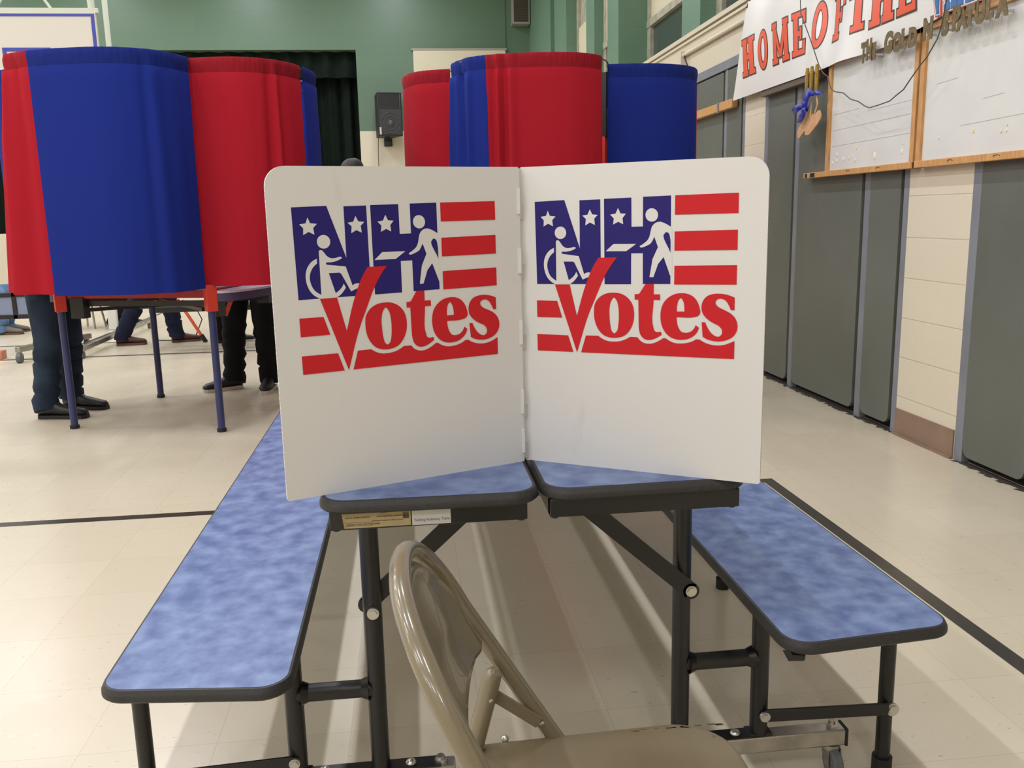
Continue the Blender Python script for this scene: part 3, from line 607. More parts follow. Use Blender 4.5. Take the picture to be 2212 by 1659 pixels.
LOGO={
 'blue':[
  '287,4780 855,4796 1139,3959 1138,4785 1521,4791 1527,3799 1514,3335 309,3321',
  '1589,4797 2079,4805 2083,4317 2284,4320 2284,4812 2767,4820 2770,3352 2288,3346 2285,3870 2079,3868 2078,3340 1596,3334'],
 'white':[
  '538,4619 576,4529 685,4516 621,4453 635,4347 543,4393 453,4346 460,4451 400,4516 502,4528',
  '1330,4627 1373,4539 1474,4528 1411,4467 1422,4357 1331,4400 1244,4352 1257,4462 1189,4523 1287,4535',
  '1842,4637 1886,4545 1983,4537 1923,4465 1935,4362 1846,4405 1754,4360 1767,4463 1701,4527 1800,4544',
  '885,4229s 870,4175s 830,4136s 775,4122s 720,4137s 681,4177s 667,4232s 682,4286s 723,4325s 778,4339s 832,4324s 871,4284s',
  '687,4076 700,4097s 737,4096s 767,4065s 821,3997s 882,3965s 955,3965s 1046,3978s 1064,3967s 1016,3934s 942,3909s 869,3899s 802,3895s 790,3882s 807,3862 1117,3822 1218,3504 1248,3527s 1290,3536s 1338,3534 1344,3469 1295,3455 1187,3411 1035,3709 1007,3726 830,3726 925,3397 999,3449s 1048,3506s 1069,3546 1102,3478 1059,3421s 1010,3370s 946,3328 658,3324 577,3373s 516,3439s 467,3542s 448,3656s 461,3771s 510,3868s 573,3930s 646,3967 647,3890 591,3845s 540,3771s 513,3668s 528,3565s 579,3462s 634,3415s 686,3383',
  '1759,4028 2167,4027 1990,3905 1618,3904',
  '2547,4506s 2533,4451s 2494,4411s 2440,4397s 2385,4413s 2344,4454s 2329,4510s 2343,4565s 2383,4605s 2438,4618s 2492,4602s 2532,4561s',
  '2230,3984s 2275,4016s 2376,4101s 2403,4160s 2420,4235s 2447,4320s 2508,4378s 2591,4392s 2668,4365s 2770,4307 2790,4252 2799,3488 2768,3487 2650,3805 2555,3691 2474,3466 2406,3466 2457,3772 2550,3971 2487,4143 2415,4029s 2359,3999s 2303,3976s 2241,3970s'],
 'blue2':[
  '2673,4211s 2692,4219s 2736,4199s 2753,4157 2768,4061 2768,3874'],
 'red':[
  '2836,4820 3880,4832 3882,4509 2836,4504',
  '2835,4229 3878,4246 3880,3920 2834,3912',
  '2837,3660 3879,3675 3879,3357 2837,3346',
  '658,3318 942,3322 1074,2766 1247,3323s 1277,3396s 1332,3532s 1423,3700s 1488,3794 1825,3798 1729,3679s 1635,3534s 1588,3450s 1516,3298s 1432,3105s 1310,2829s 1072,2106',
  '300,3025 697,3024 793,2725 303,2723',
  '298,2410 904,2407 1000,2109 302,2107',
  '1244,2419 1477,2422 1549,2374s 1645,2337s 1776,2329s 1906,2348s 2000,2386s 2066,2424 2199,2422 2246,2368s 2307,2332s 2397,2316s 2486,2331s 2575,2372s 2658,2424 2697,2425 2771,2380s 2869,2347s 2975,2345s 3091,2364s 3167,2391s 3228,2427 3280,2427 3366,2380s 3471,2347s 3583,2337s 3704,2354s 3795,2388s 3868,2424 3868,2119 1150,2110',
  '1764,3190s 1893,3175s 2021,3105s 2103,2995s 2136,2851s 2127,2706s 2069,2558s 1976,2453s 1858,2405s 1776,2396s 1680,2402s 1561,2449s 1465,2560s 1412,2695s 1398,2843s 1419,2992s 1503,3106s 1623,3171s',
  '1770,3106s 1817,3056s 1849,2945s 1858,2788s 1849,2629s 1817,2509s 1776,2476s 1734,2506s 1705,2602s 1688,2760s 1688,2919s 1717,3043s',
  '2335,3347 2483,3349 2481,3174 2595,3175 2596,3079 2482,3077 2486,2587s 2504,2544s 2554,2526s 2616,2535 2631,2483 2555,2434s 2476,2397s 2396,2382s 2316,2401s 2256,2462s 2225,2568s 2218,2665 2211,3076 2145,3077 2144,3171 2224,3176',
  '2887,2793 3198,2805s 3254,2825s 3287,2873s 3276,2962s 3236,3064s 3164,3147s 3068,3192s 2954,3202s 2839,3179s 2724,3110s 2647,3014s 2609,2889s 2605,2774s 2626,2649s 2691,2526s 2790,2443s 2897,2411s 2975,2409s 3080,2426s 3175,2477s 3240,2546s 3272,2623 3216,2667 3182,2601s 3126,2551s 3040,2531s 2973,2546s 2923,2611s 2895,2706s',
  '2888,2888 3020,2892 3016,2975s 2994,3069s 2955,3118s 2917,3081s 2894,3000s',
  '3854,3145 3857,2935 3796,2936 3762,3011s 3714,3084s 3649,3119s 3585,3113s 3544,3076s 3545,3034s 3597,2979s 3690,2935s 3802,2873s 3877,2792s 3911,2691s 3900,2589s 3839,2493s 3739,2433s 3619,2406s 3497,2412s 3403,2438s 3336,2474 3315,2719 3374,2721 3418,2628s 3485,2536s 3561,2490s 3608,2486s 3653,2528s 3656,2599s 3613,2658s 3510,2711s 3406,2778s 3329,2870s 3307,2963s 3325,3066s 3389,3151s 3491,3195s 3611,3204s 3739,3186s'],
}
# ------------------------------------------------------------------ folding cafeteria tables with attached benches
def cafeteria_unit(side,label):
    """one rollaway table unit: long top with one attached bench. side -1 left, +1 right"""
    ox=.2065; t=thing('folding_bench_table',label,'table',(ox,1.4,0),group='pair of blue folding bench tables pushed together')
    L=3.75; H_=2.2
    def X(x): return x-ox
    def Y(y): return y-1.4
    if side<0: tx0,tx1,bx0,bx1=-.168,.2052,-.557,-.229; yf0,yf1=Y(1.428),Y(1.388); tf0,tf1=Y(1.409),Y(1.401); zc=0
    else: tx0,tx1,bx0,bx1=.2078,.574,.645,.987; yf0,yf1=Y(1.394),Y(1.425); tf0,tf1=Y(1.408),Y(1.413)
    half=[(0,H_-.004),(H_+.004,L)]
    for k,(a,b_) in enumerate(half):
        c=.052
        f0,f1=(tf0,tf1) if k==0 else (a,a)
        r=[c,c,.006,.006] if k==0 else [.006,.006,c,c]
        slab([(X(tx0),f0),(X(tx1),f1),(X(tx1),b_),(X(tx0),b_)],r,.721,.743,.008,.010,M['laminate'],M['edge'],t,'table_top')
        f0,f1=(yf0,yf1) if k==0 else (a,a)
        slab([(X(bx0),f0),(X(bx1),f1),(X(bx1),b_),(X(bx0),b_)],r,.4065,.43,.008,.009,M['laminate'],M['edge'],t,'bench_seat')
    # apron frame under the top
    b=MB(); ax0,ax1=(X(-.150),X(.182)) if side<0 else (X(.221),X(.556)); ya=Y(1.425)
    for x in (ax0+.012,ax1-.012): b.b2((x-.012,ya,.689),(x+.012,L-.04,.722),M['blackm'])
    b.b2((ax0,ya-.002,.689),(ax1,ya+.022,.722),M['blackm']); b.b2((ax0,L-.06,.689),(ax1,L-.038,.722),M['blackm'])
    for x in (ax0+.01,ax1-.01): b.cyl((x,ya+.01,.685),(x,ya+.01,.690),.007,M['blackm'],8)
    b.build('apron',t,bevel=.002)
    tl,il,ol=(X(-.100),X(-.262),X(-.548)) if side<0 else (X(.520),X(.691),X(.968))
    s=side
    for fi,y in enumerate((Y(1.63),Y(1.4)+L-.25)):
        b=MB(); b.cyl((tl,y,.11),(tl,y,.722),.0185,M['blackm'],18); b.build('table_leg',t)
        b=MB(); b.cyl((il,y,.11),(il,y,.41),.0185,M['blackm'],18); b.box((il,y,.1135),(.050,.034,.006),M['blackm']); b.build('bench_leg',t)
        b=MB(); b.cyl((ol,y-.01,.02),(ol,y-.01,.41),.0155,M['blackm'],18); b.cyl((ol,y-.01,.10),(ol,y-.01,.03),.0156,M['blackm'],16); b.build('outer_leg',t)
        b=MB(); b.cyl((ol,y-.01,0),(ol,y-.01,.035),.021,M['rubberb'],16); b.build('leg_tip',t)
        b=MB(); b.cyl((tl,y,.285),(il,y,.285),.0175,M['blackm'],16); 
        for xx,dd in ((tl,s),(il,-s)): b.tube([(xx+dd*.016,y,.285),(xx+dd*.03,y,.285)],[.024,.018],M['blackm'],14)
        b.build('cross_tube',t)
        z0,z1=(.163,.158) if s>0 else (.152,.146)
        b=MB(); b.bar((il+s*.005,y-.024,z0),(ol-s*.004,y-.030,z1),.006,.028,M['blackm'],up=(0,0,1)); b.build('flat_brace',t,bevel=.002)
        hx=X(.250) if s>0 else X(.172); yb=-.022 if s>0 else .022
        b=MB(); b.bar((hx,y+yb,.705),(tl+s*.012,y+yb,.452),.006,.034,M['blackm'],up=(s*.5,0,.85)); b.cyl((tl+s*.012,y+yb-.003,.452),(tl+s*.012,y+yb+.003,.452),.017,M['blackm'],16); b.build('diagonal_brace',t)
        for p,r in (((tl+(s*.012 if s>0 else .002),y-.030,.452),.0085),((il+s*.004,y-.032,z0-.002),.008),((ol+s*.006,y-.034,z1-.004),.0105)):
            b=MB(); q=[(p[0]+r*math.cos(a),p[1],p[2]+r*math.sin(a)) for a in [PI/3*i for i in range(6)]]
            b.loft([[Vector(v) for v in q],[Vector((v[0],v[1]+.008,v[2])) for v in q]],M['bolt']); b.cyl((p[0],p[1]+.004,p[2]),(p[0],p[1]+.010,p[2]),r*1.35,M['bolt'],16); b.build('bolt',t)
        # caster rail
        r0,r1=(X(.05),X(-.47)) if s<0 else (X(.365),X(.880))
        b=MB(); b.b2((min(r0,r1),y-.018,.072),(max(r0,r1),y+.018,.110),M['steel']); b.build('caster_rail',t,bevel=.004)
        e=MB(); e.b2((r1-.001 if s>0 else r1-.004,y-.0185,.0715),(r1+.004 if s>0 else r1+.001,y+.0185,.1105),M['rubberb']); e.build('end_cap',t,smooth=0)
        b=MB(); lo,hi=sorted((tl-s*.12,il+s*.01)); b.b2((lo,y-.018,.110),(hi,y+.018,.1125),M['blackm']); b.build('foot_plate',t,smooth=0)
        for xx in (tl-s*.06,il-s*.05): MB().ball((xx,y,.114),(.011,.011,.007),M['bolt'],10,6).build('bolt',t)
        for cx,dr in ((r1-s*.025,1),(r0+s*.03,0)):
            b=MB(); b.cyl((cx,y,.110),(cx,y,.124),.008,M['steel'],8)
            q=[(cx+.012*math.cos(a),y+.012*math.sin(a)) for a in [PI/3*i for i in range(6)]]
            b.prism(q,.1095,.118,M['bolt']); b.build('axle_nut',t)
            b=MB(); b.cyl((cx,y,.072),(cx,y,.062),.020,M['steel'],14)
            c0=Vector((cx+.0,y-.014,.033))
            for dx in (-.014,.014): b.add([(cx+dx-.0015,y-.020,.064),(cx+dx-.0015,y+.014,.064),(cx+dx-.0015,y-.004,.026),(cx+dx-.0015,y-.024,.026),(cx+dx+.0015,y-.020,.064),(cx+dx+.0015,y+.014,.064),(cx+dx+.0015,y-.004,.026),(cx+dx+.0015,y-.024,.026)],[(0,1,2,3),(7,6,5,4),(0,4,5,1),(1,5,6,2),(2,6,7,3),(3,7,4,0)],M['steel'])
            f=b.build('caster',t)
            wv=MB(); 
            prof=[(-.011,.006),(-.011,.027),(-.007,.0325),(.007,.0325),(.011,.027),(.011,.006)]
            loops=[[Vector((c0.x+px,c0.y+pr*math.cos(a),c0.z+pr*math.sin(a))) for a in [2*PI*i/24 for i in range(24)]] for px,pr in prof]
            wv.loft(loops,M['rubber']); wv.cyl((c0.x-.016,c0.y,c0.z),(c0.x+.016,c0.y,c0.z),.005,M['steel'],10); wv.build('wheel',f)
    for y in (Y(2.585),Y(1.4)+L-1.0):
        b=MB(); b.cyl((ol-s*.008,y,.02),(ol-s*.008,y,.41),.0155,M['blackm'],14); b.build('outer_leg',t); MB().cyl((ol-s*.008,y,0),(ol-s*.008,y,.035),.021,M['rubberb'],14).build('leg_tip',t)
    # latch tab under the bench corner
    if s>0: MB().tube([(X(.665),Y(1.44),.402),(X(.667),Y(1.435),.393),(X(.69),Y(1.43),.392)],[.012,.013,.01],M['blackm'],8).build('latch',t)
    if s<0:
        yy=ya-.0035
        b=MB(); b.b2((X(-.1335),yy,.6925),(X(-.0155),yy+.0015,.7185),M['tan_label'])
        def tx(body,x,z,size,m='ink'):
            me=text_mesh(body,size,.0001); b.mesh(me,M[m],Matrix(((1,0,0,X(x)),(0,0,-1,yy-.0004),(0,1,0,z),(0,0,0,1)))); bpy.data.meshes.remove(me)
        tx('SPECIAL ORDER LAMINATE',-.124,.7095,.0034); tx('WITH MELAMINE LAMINATE BK',-.072,.7095,.0034); tx('10C 41',-.066,.7158,.0036)
        tx('MATERIAL IS BUILT FOR YOUR ORDER',-.122,.6975,.0032); tx('WARRANTY DOES NOT APPLY TO CUTS',-.080,.7025,.0028)
        b.b2((X(-.125),yy-.0003,.6960),(X(-.078),yy,.6963),M['ink']); b.b2((X(-.125),yy-.0003,.7018),(X(-.078),yy,.7021),M['ink'])
        random.seed(5); z=.7
        for k in range(16):
            h=random.choice((.0004,.0007,.001)); b.b2((X(-.0285),yy-.0003,.705+k*.0007),(X(-.0185),yy,.705+k*.0007+h*.45),M['ink'])
        b.add([(X(-.1335),yy-.0005,.7187),(X(-.1295),yy-.0005,.7187),(X(-.126),yy-.0005,.6923),(X(-.1335),yy-.0005,.6923)],[(0,3,2,1)],M['blackm'])
        b.build('order_label',t,smooth=0)
        b=MB(); b.b2((X(-.0135),yy-.0002,.6918),(X(.0515),yy+.0015,.7188),M['white_label']); tx('Folding Rollaway Table',-.0098,.6985,.0064,'inkg'); b.build('name_label',t,smooth=0)
    return t
cafeteria_unit(-1,'left blue folding table unit with a bench, paper labels on its front apron')
cafeteria_unit(1,'right blue folding table unit with a bench and a silver caster rail in view')

# ------------------------------------------------------------------ privacy screen with printed logo
def parse(s):
    out=[]
    for tok in s.split():
        c=1
        if tok[-1]=='s': c=0; tok=tok[:-1]
        a,b=tok.split(','); out.append((int(a),int(b),c))
    return out
def privacy_screen():
    t=thing('privacy_screen','white corrugated privacy screen printed with voting logos, standing across both blue tables','voting screen',(.2,1.6,.743))
    o=Vector((.2,1.6,0))
    meshes={k:fill_mesh([smooth_outline(parse(s)) for s in v]) for k,v in LOGO.items()}
    A=Vector((.203,1.606,0)); B=Vector((.572,1.376,0)); C=Vector((-.216,1.43,0)); D=Vector((.2005,1.5945,0))
    def panel(P,Q,off,roundL,roundR,dv):
        u=(Q-P).normalized(); n=Vector((u.y,-u.x,0)); Wd=(Q-P).length; H=.539
        M4=Matrix(((u.x,0,n.x,P.x-o.x),(u.y,0,n.y,P.y-o.y),(0,1,0,0),(0,0,0,1)))
        r=[.004,.004,.032 if roundR else .004,.032 if roundL else .004]
        b=MB(); b.prism(rpoly([(0,0),(Wd,0),(Wd,H),(0,H)],r),-.005,0,M['coro'],M4)
        # flute lines along the outer edge
        for k in range(60):
            z=.02+k*.0082; xx=Wd if roundR else 0; b.add([M4@Vector((xx+(.0002 if roundR else -.0002),z,-.0042)),M4@Vector((xx+(.0002 if roundR else -.0002),z+.004,-.0042)),M4@Vector((xx+(.0002 if roundR else -.0002),z+.004,-.0008)),M4@Vector((xx+(.0002 if roundR else -.0002),z,-.0008))],[(0,1,2,3)],M['slot'])
        for k,mm,z in (('blue','p_blue',.00025),('white','p_white',.0004),('blue2','p_blue',.00055),('red','p_red',.0007)):
            b.mesh(meshes[k],M[mm],M4@Matrix.Translation((off,dv,z)))
        # cover the O and e counters
        b.build('panel',t,smooth=30); return M4,Wd
    MR,WR=panel(A,B,0,False,True,0)
    ML,WL=panel(C,D,.0098,True,False,-.0025)
    b=MB(); b.prism([(.196-.2,1.600-1.6),(.199-.2,1.5965-1.6),(.2075-.2,1.6075-1.6),(.2045-.2,1.611-1.6)],.012,.537,M['coro']); b.build('fold_strip',t,smooth=0)
    # hinge tabs and slots at the fold
    for k,v in enumerate((.46,.355,.225,.095,.02)):
        b=MB(); b.box(MR@Vector((.0025,v,.001)),(.010,.004,.026 if k<4 else .03),M['slot']); b.build('hinge_tab',t,smooth=0)
        b=MB(); b.box(ML@Vector((WL-.003,v+.02,.001)),(.006,.003,.045),M['coro']); b.build('hinge_tab',t,smooth=0)
    return t
privacy_screen()

# ------------------------------------------------------------------ tan steel folding chair
def chair():
    t=thing('folding_chair','tan steel folding chair with chipped paint in front of the tables','chair',(.2,.965,0))
    OX,OY=.206,.965; hw=.205; r=.0128
    def xz(z): # leaning line of the back tube
        z=max(z,0); base=.187-.6*(z-.445) if z<.66 else .058-.47*(z-.66)-.6*(z-.66)**2
        return base-OX
    def U(sgn=1):
        pts=[]
        for i in range(24): z=.015+(.64-.015)*i/23; pts.append(Vector((xz(z),-hw,z)))
        for i in range(1,40):
            a=PI*i/40; c=math.cos(a); s_=math.sin(a)
            yy=-hw*(abs(c)**.86)*(1 if c>0 else -1); zz=.64+.16*(s_**.86); pts.append(Vector((xz(zz),yy,zz)))
        for i in range(24): z=.64-(.64-.015)*i/23; pts.append(Vector((xz(z),hw,z)))
        return pts
    up=U(); b=MB(); b.tube(up,r,M['tan'],16); b.build('back_frame',t,smooth=60)
    for sg in (-1,1): MB().cyl((xz(.0),sg*hw,0),(xz(.03),sg*hw,.03),.0155,M['rubberb'],14).build('foot_tip',t)
    # worn patches on the top bow
    b=MB(); 
    for (i0,i1) in ((28,31),(33,36)):
        for k in range(i0,i1): b.tube([up[k]+Vector((.0004,0,.0004)),up[k+1]+Vector((.0004,0,.0004))],[.0129,.0129],M['tan_chip2'],9,False)
    # pressed back panel, dished backwards
    nu,nv=25,21; P=[]
    for i in range(nu):
        s=-1+2*i/(nu-1); y=s*(hw-.0165)
        c=min(abs(s)**(1/.86),1); ztop=.64+.16*(max(1-c*c,0)**.43)-.011; zb=.588+.018*abs(s)**2 
        ztop=max(ztop,zb+.01); row=[]
        for j in range(nv):
            v=j/(nv-1); z=zb+(ztop-zb)*v
            d=.045*(1-s*s)**.8*(1-.97*v**1.4)
            e_=min(1-abs(s),(ztop-z)/.2); rib=.006*math.exp(-((e_-.06)/.035)**2)-.004*math.exp(-((e_)/.02)**2)
            roll=.008*math.exp(-(v/.05)**2)
            row.append(Vector((xz(z)-d+rib-roll*.3,y,z)))
        P.append(row)
    b=MB(); b.grid(P,nu,nv,M['tan']); o=b.build('backrest',t,smooth=60); m=o.modifiers.new('solid','SOLIDIFY'); m.thickness=.003
    # seat pan with rolled rim
    X0,X1=.052-OX,.442-OX; yh=.210
    q=[(X0,-yh+.012),(X1,-yh),(X1,yh),(X0,yh-.012)]; rr=[.02,.085,.085,.02]
    b=MB(); loops=[]
    for i,z in ((.075,.4435),(.045,.4455),(.030,.447),(.016,.4475),(.008,.447),(.003,.4445),(0,.440),(0,.430),(.004,.426),(.010,.426)): loops.append([Vector((x,y,z)) for x,y in rpoly(q,rr,i,10)])
    b.loft(loops[::-1],M['tan_seat'],False,True); b.build('seat',t,smooth=60)
    b=MB(); random.seed(11)
    for k in range(20): # chipped paint along the far rim and corner
        if k<15: x=random.uniform(.06,.20)+.03; y=yh-.016-random.uniform(0,.005); L=random.uniform(.003,.012); a=0
        else: 
            a=random.uniform(.2,1.3); x=X1-.085+.069*math.sin(a); y=yh-.085+.069*math.cos(a); L=random.uniform(.004,.014)
        R=Matrix.Rotation(-a,3,'Z'); b.box((x,y,.4473),(L,.0016+random.random()*.002,.0012),M['tan_chip'],R)
    b.build('paint_chips',t,smooth=0)
    # rear legs, links, rivets, cross bars
    for sg in (-1,1):
        ys=sg*.178
        def xr(z): return .1-.27*(.57-z)*1.0-OX if z<.57 else .1-OX
        b=MB(); b.tube([(xr(.015),ys,.015),(xr(.3),ys,.3),(xr(.55),ys,.55),(xr(.567)+.001,ys,.567),(xr(.57)+.001,ys,.573)],[.0135,.0135,.0135,.0115,.006],M['tan'],14); b.build('rear_leg',t)
        MB().cyl((xr(0),ys,0),(xr(.03),ys,.03),.0145,M['rubberb'],12).build('foot_tip',t)
        b=MB(); b.bar((xr(.53),ys+sg*.012,.533),(xz(.475)-.004,sg*(hw-.015),.475),.004,.018,M['tan'],up=(.5,0,.85)); b.build('link_bar',t,bevel=.001)
        MB().ball((xr(.53)+.004,ys-.011 if sg>0 else ys+.011,.53),(.004,.003,.004),M['bolt'],8,6).build('rivet',t)
        MB().ball((xz(.475)-.0,sg*hw-.0125,.472),(.004,.003,.004),M['bolt'],8,6).build('rivet',t)
        MB().ball((.115-OX,sg*.200,.4475),(.006,.006,.006),M['bolt'],10,6).build('rivet',t)
    b=MB(); b.cyl((xz(.18),-hw,.18),(xz(.18),hw,.18),.008,M['tan'],10); b.cyl((.0-OX,-.178,.20),(.0-OX,.178,.20),.008,M['tan'],10); b.build('cross_bar',t)
    return t
chair()

# ------------------------------------------------------------------ voting booths with semicircular curtains
def booth(corners,label,spec,ztop,grp,poststyle):
    """corners: four floor points (ccw from above starting front-left); spec per side: list of (t0,t1,colour,folds)"""
    c0=Vector((sum(c[0] for c in corners)/4,sum(c[1] for c in corners)/4,0))
    t=thing('voting_booth',label,'voting booth',tuple(c0),group=grp)
    K=[Vector((x,y,0))-c0 for x,y in corners]
    for i,k in enumerate(K):
        b=MB(); b.cyl((k.x,k.y,.015),(k.x,k.y,.705),.021,M['bleg'],18); f=b.build('leg',t)
        MB().cyl((k.x,k.y,0),(k.x,k.y,.02),.027,M['rubberb'],16).build('leg_tip',f)
        q=k.normalized(); d=q; sd=Vector((-d.y,d.x,0)); R=Matrix((sd,d,Vector((0,0,1)))).transposed()
        b=MB(); b.box((k.x,k.y,.775),(.060,.060,.15),M['bred'],R); b.box((k.x*.955,k.y*.955,(.83+1.66)/2),(.040,.045,.83),M['bred'],R); b.build('corner_post',t,bevel=.003)
        b=MB(); b.box((k.x*.965,k.y*.965,(1.66+ztop-.03)/2),(.03,.05,ztop-1.69),M['blackp'],R); b.box((k.x*.93,k.y*.93,1.74),(.02,.11,.17),M['blackp'],R); b.build('upper_post',t,bevel=.002)
    # tray, rim, under-frame, cross dividers
    b=MB(); I=[k*.98 for k in K]; b.loft([[Vector((p.x,p.y,z)) for p in I] for z in (.775,.815)],M['bredd']); b.build('tray',t,smooth=0)
    b=MB(); I=[k*.93 for k in K]; b.loft([[Vector((p.x,p.y,z)) for p in I] for z in (.816,.822)],M['shelf']); b.build('writing_surface',t,smooth=0)
    b=MB()
    for i in range(4):
        p=K[i]*.9; q=K[(i+1)%4]*.9; b.bar((p.x,p.y,.742),(q.x,q.y,.742),.03,.03,M['blackm'])
        e=(K[(i+1)%4]-K[i]).normalized(); h=K[i]+e*.09; b.box((h.x*.95,h.y*.95,.72),(.085,.06,.12),M['blackp'],Matrix.Rotation(math.atan2(e.y,e.x),3,'Z'))
    b.bar(tuple(K[0]*.8+Vector((0,0,.70))),tuple(K[2]*.8+Vector((0,0,.70))),.03,.02,M['blackm']); b.bar(tuple(K[1]*.8+Vector((0,0,.70))),tuple(K[3]*.8+Vector((0,0,.70))),.03,.02,M['blackm'])
    b.build('under_frame',t)
    b=MB()
    for k in (0,1): 
        p,q=K[k]*.95,K[k+2]*.95; b.bar((p.x,p.y,1.235),(q.x,q.y,1.235),.012,.82,M['bredd'])
    b.build('divider_panel',t,smooth=0)
    def lobe(i,th,bul,z,push=0):
        P,Q=K[i],K[(i+1)%4]; d=(Q-P); mid=(P+Q)/2; n=Vector((d.y,-d.x,0)).normalized()
        if n.dot(mid)<0: n=-n
        c=math.cos(th) if th>=0 else 1-th*1.2; s=max(math.sin(th),0)
        q=n*(bul*s**.75)-d*(.5*math.copysign(abs(c)**.75,c))
        return mid+q+q.normalized()*push+Vector((0,0,z))
    for i in range(4):
        bul,cur,shelf=spec[i]
        b=MB(); b.tube([lobe(i,PI*k/36,bul,ztop) for k in range(37)],.004,M['rod'],8); b.build('curtain_rod',t)
        if shelf:
            L=[lobe(i,PI*k/20,.17,0) for k in range(21)]
            b=MB(); b.loft([[v+Vector((0,0,z)) for v in L] for z in (.80,.812)],M['shelf'],True,True); b.build('side_shelf',t,smooth=0)
            b=MB(); b.loft([[v+Vector((0,0,z)) for v in L] for z in (.755,.80)],M['purple'],False,False); b.build('shelf_skirt',t,smooth=60)
        for (a0,a1,col,folds,zb,amp,*fl) in cur:
            fa,fp=fl if fl else (0,0)
            nu=120; zs=[ztop+.014,ztop+.006,ztop-.02,ztop-.058,ztop-.064,ztop-.07]+[ztop-.07-(ztop-.07-zb)*k/22 for k in range(1,23)]
            P=[]
            for k in range(nu+1):
                s=k/nu; row=[]
                for zi,z in enumerate(zs):
                    hang=(ztop-z)/(ztop-zb); a=a0+(a1-a0)*s+fa*hang*(1-s)
                    # cloth edges pull in a little towards the hem
                    d=0
                    for (fs,fw,fd) in folds: 
                        w2=fw*(1+.9*hang); d+=fd*math.exp(-((s-fs)/w2)**2)*(.6+.7*min(1,hang*3))
                    d+=amp*(math.sin(s*23+1.3*i)+.5*math.sin(s*47+i))*(.3+.5*hang)
                    push=.010+d+fp*hang*(1-s)
                    if zi<4: push=.012*(1 if zi in (1,2) else .6)+d*.5+.0008*math.sin(s*61+zi)+.0008*math.sin(s*143)
                    if zi==4: push=.006+d*.6
                    row.append(lobe(i,a,bul*(1-.0*hang),z,push))
                P.append(row)
            hd=MB(); hd.grid([r[:5] for r in P],nu+1,5,M[col+'h']); bd=MB(); bd.grid([r[4:] for r in P],nu+1,len(zs)-4,M[col])
            cu=bd.build('curtain',t,smooth=80); hd.build('rod_pocket',cu,smooth=80)
    return t
D2=PI/180
booth([(-2.03,5.42),(-1.12,5.15),(-.85,6.02),(-1.76,6.29)],'left voting booth, blue curtain in front, dark jeans showing below',
  [(.44,[(16*D2,76*D2,'cred',[(.15,.06,.025),(.38,.05,-.022),(.6,.06,.028),(.82,.05,-.018)],.838,.004,-7*D2,.13),(76*D2,178*D2,'cblue',[(.62,.03,-.012),(.68,.05,.016),(.95,.05,-.01)],.832,.0015)],False),
   (.44,[(-4*D2,87*D2,'cred',[(.35,.12,.008),(.62,.035,-.018),(.69,.03,.022),(.76,.04,-.014)],.842,.002),(89*D2,172*D2,'cblue',[(.5,.2,.01)],.835,.002)],True),
   (.42,[(8*D2,90*D2,'cblue',[(.5,.1,.02)],.835,.004),(92*D2,172*D2,'cred',[(.5,.1,.02)],.835,.004)],True),
   (.43,[(8*D2,40*D2,'cred',[(.5,.1,.02)],.835,.004),(60*D2,172*D2,'cblue',[(.5,.1,.02)],.835,.004)],True)],2.048,'voting booths with red and blue curtains',0)
booth([(.335,5.70),(1.255,5.55),(1.405,6.47),(.485,6.62)],'right voting booth, red front curtain and bare black post, above the privacy screen',
  [(.48,[(10*D2,66*D2,'cblue',[(.12,.08,.03),(.45,.08,-.035),(.7,.06,.02)],.835,.005),(65.5*D2,147*D2,'cred',[(.06,.03,-.02),(.11,.02,.022),(.16,.02,-.02),(.21,.03,.02),(.6,.2,.008)],.835,.0015)],False),
   (.595,[(-1*D2,80*D2,'cblue',[(.3,.1,.006),(.6,.1,-.006)],.835,.0015),(81*D2,172*D2,'cred',[(.4,.15,.012)],.835,.003)],True),
   (.42,[(8*D2,90*D2,'cblue',[(.5,.1,.02)],.835,.004),(92*D2,172*D2,'cblue',[(.5,.1,.02)],.835,.004)],True),
   (.375,[(8*D2,50*D2,'cblue',[(.5,.1,.02)],.835,.004),(52*D2,178*D2,'cred',[(.3,.1,.012),(.6,.1,-.01)],.835,.002)],True)],2.072,'voting booths with red and blue curtains',1)
# ------------------------------------------------------------------ people behind the booths
def skin_mesh(V,Ed,Rr,name,m,parent,root=0,sub=1):
    me=bpy.data.meshes.new(name); me.from_pydata(V,Ed,[]); o=bpy.data.objects.new(name,me); COL.objects.link(o)
    md=o.modifiers.new('skin','SKIN'); md.use_smooth_shade=True
    if not me.skin_vertices: 
        bpy.context.view_layer.objects.active=o
    sv=me.skin_vertices[0].data
    for i,r in enumerate(Rr): sv[i].radius=(r,r) if not isinstance(r,tuple) else r; sv[i].use_root=(i==root)
    s=o.modifiers.new('s','SUBSURF'); s.levels=sub; s.render_levels=sub
    dg=bpy.context.evaluated_depsgraph_get(); dg.update(); nm=bpy.data.meshes.new_from_object(o.evaluated_get(dg))
    bpy.data.objects.remove(o); bpy.data.meshes.remove(me)
    nm.name=name; nm.materials.clear(); nm.materials.append(m)
    for p in nm.polygons: p.use_smooth=True; p.material_index=0
    q=bpy.data.objects.new(name,nm); COL.objects.link(q); q.parent=parent; return q
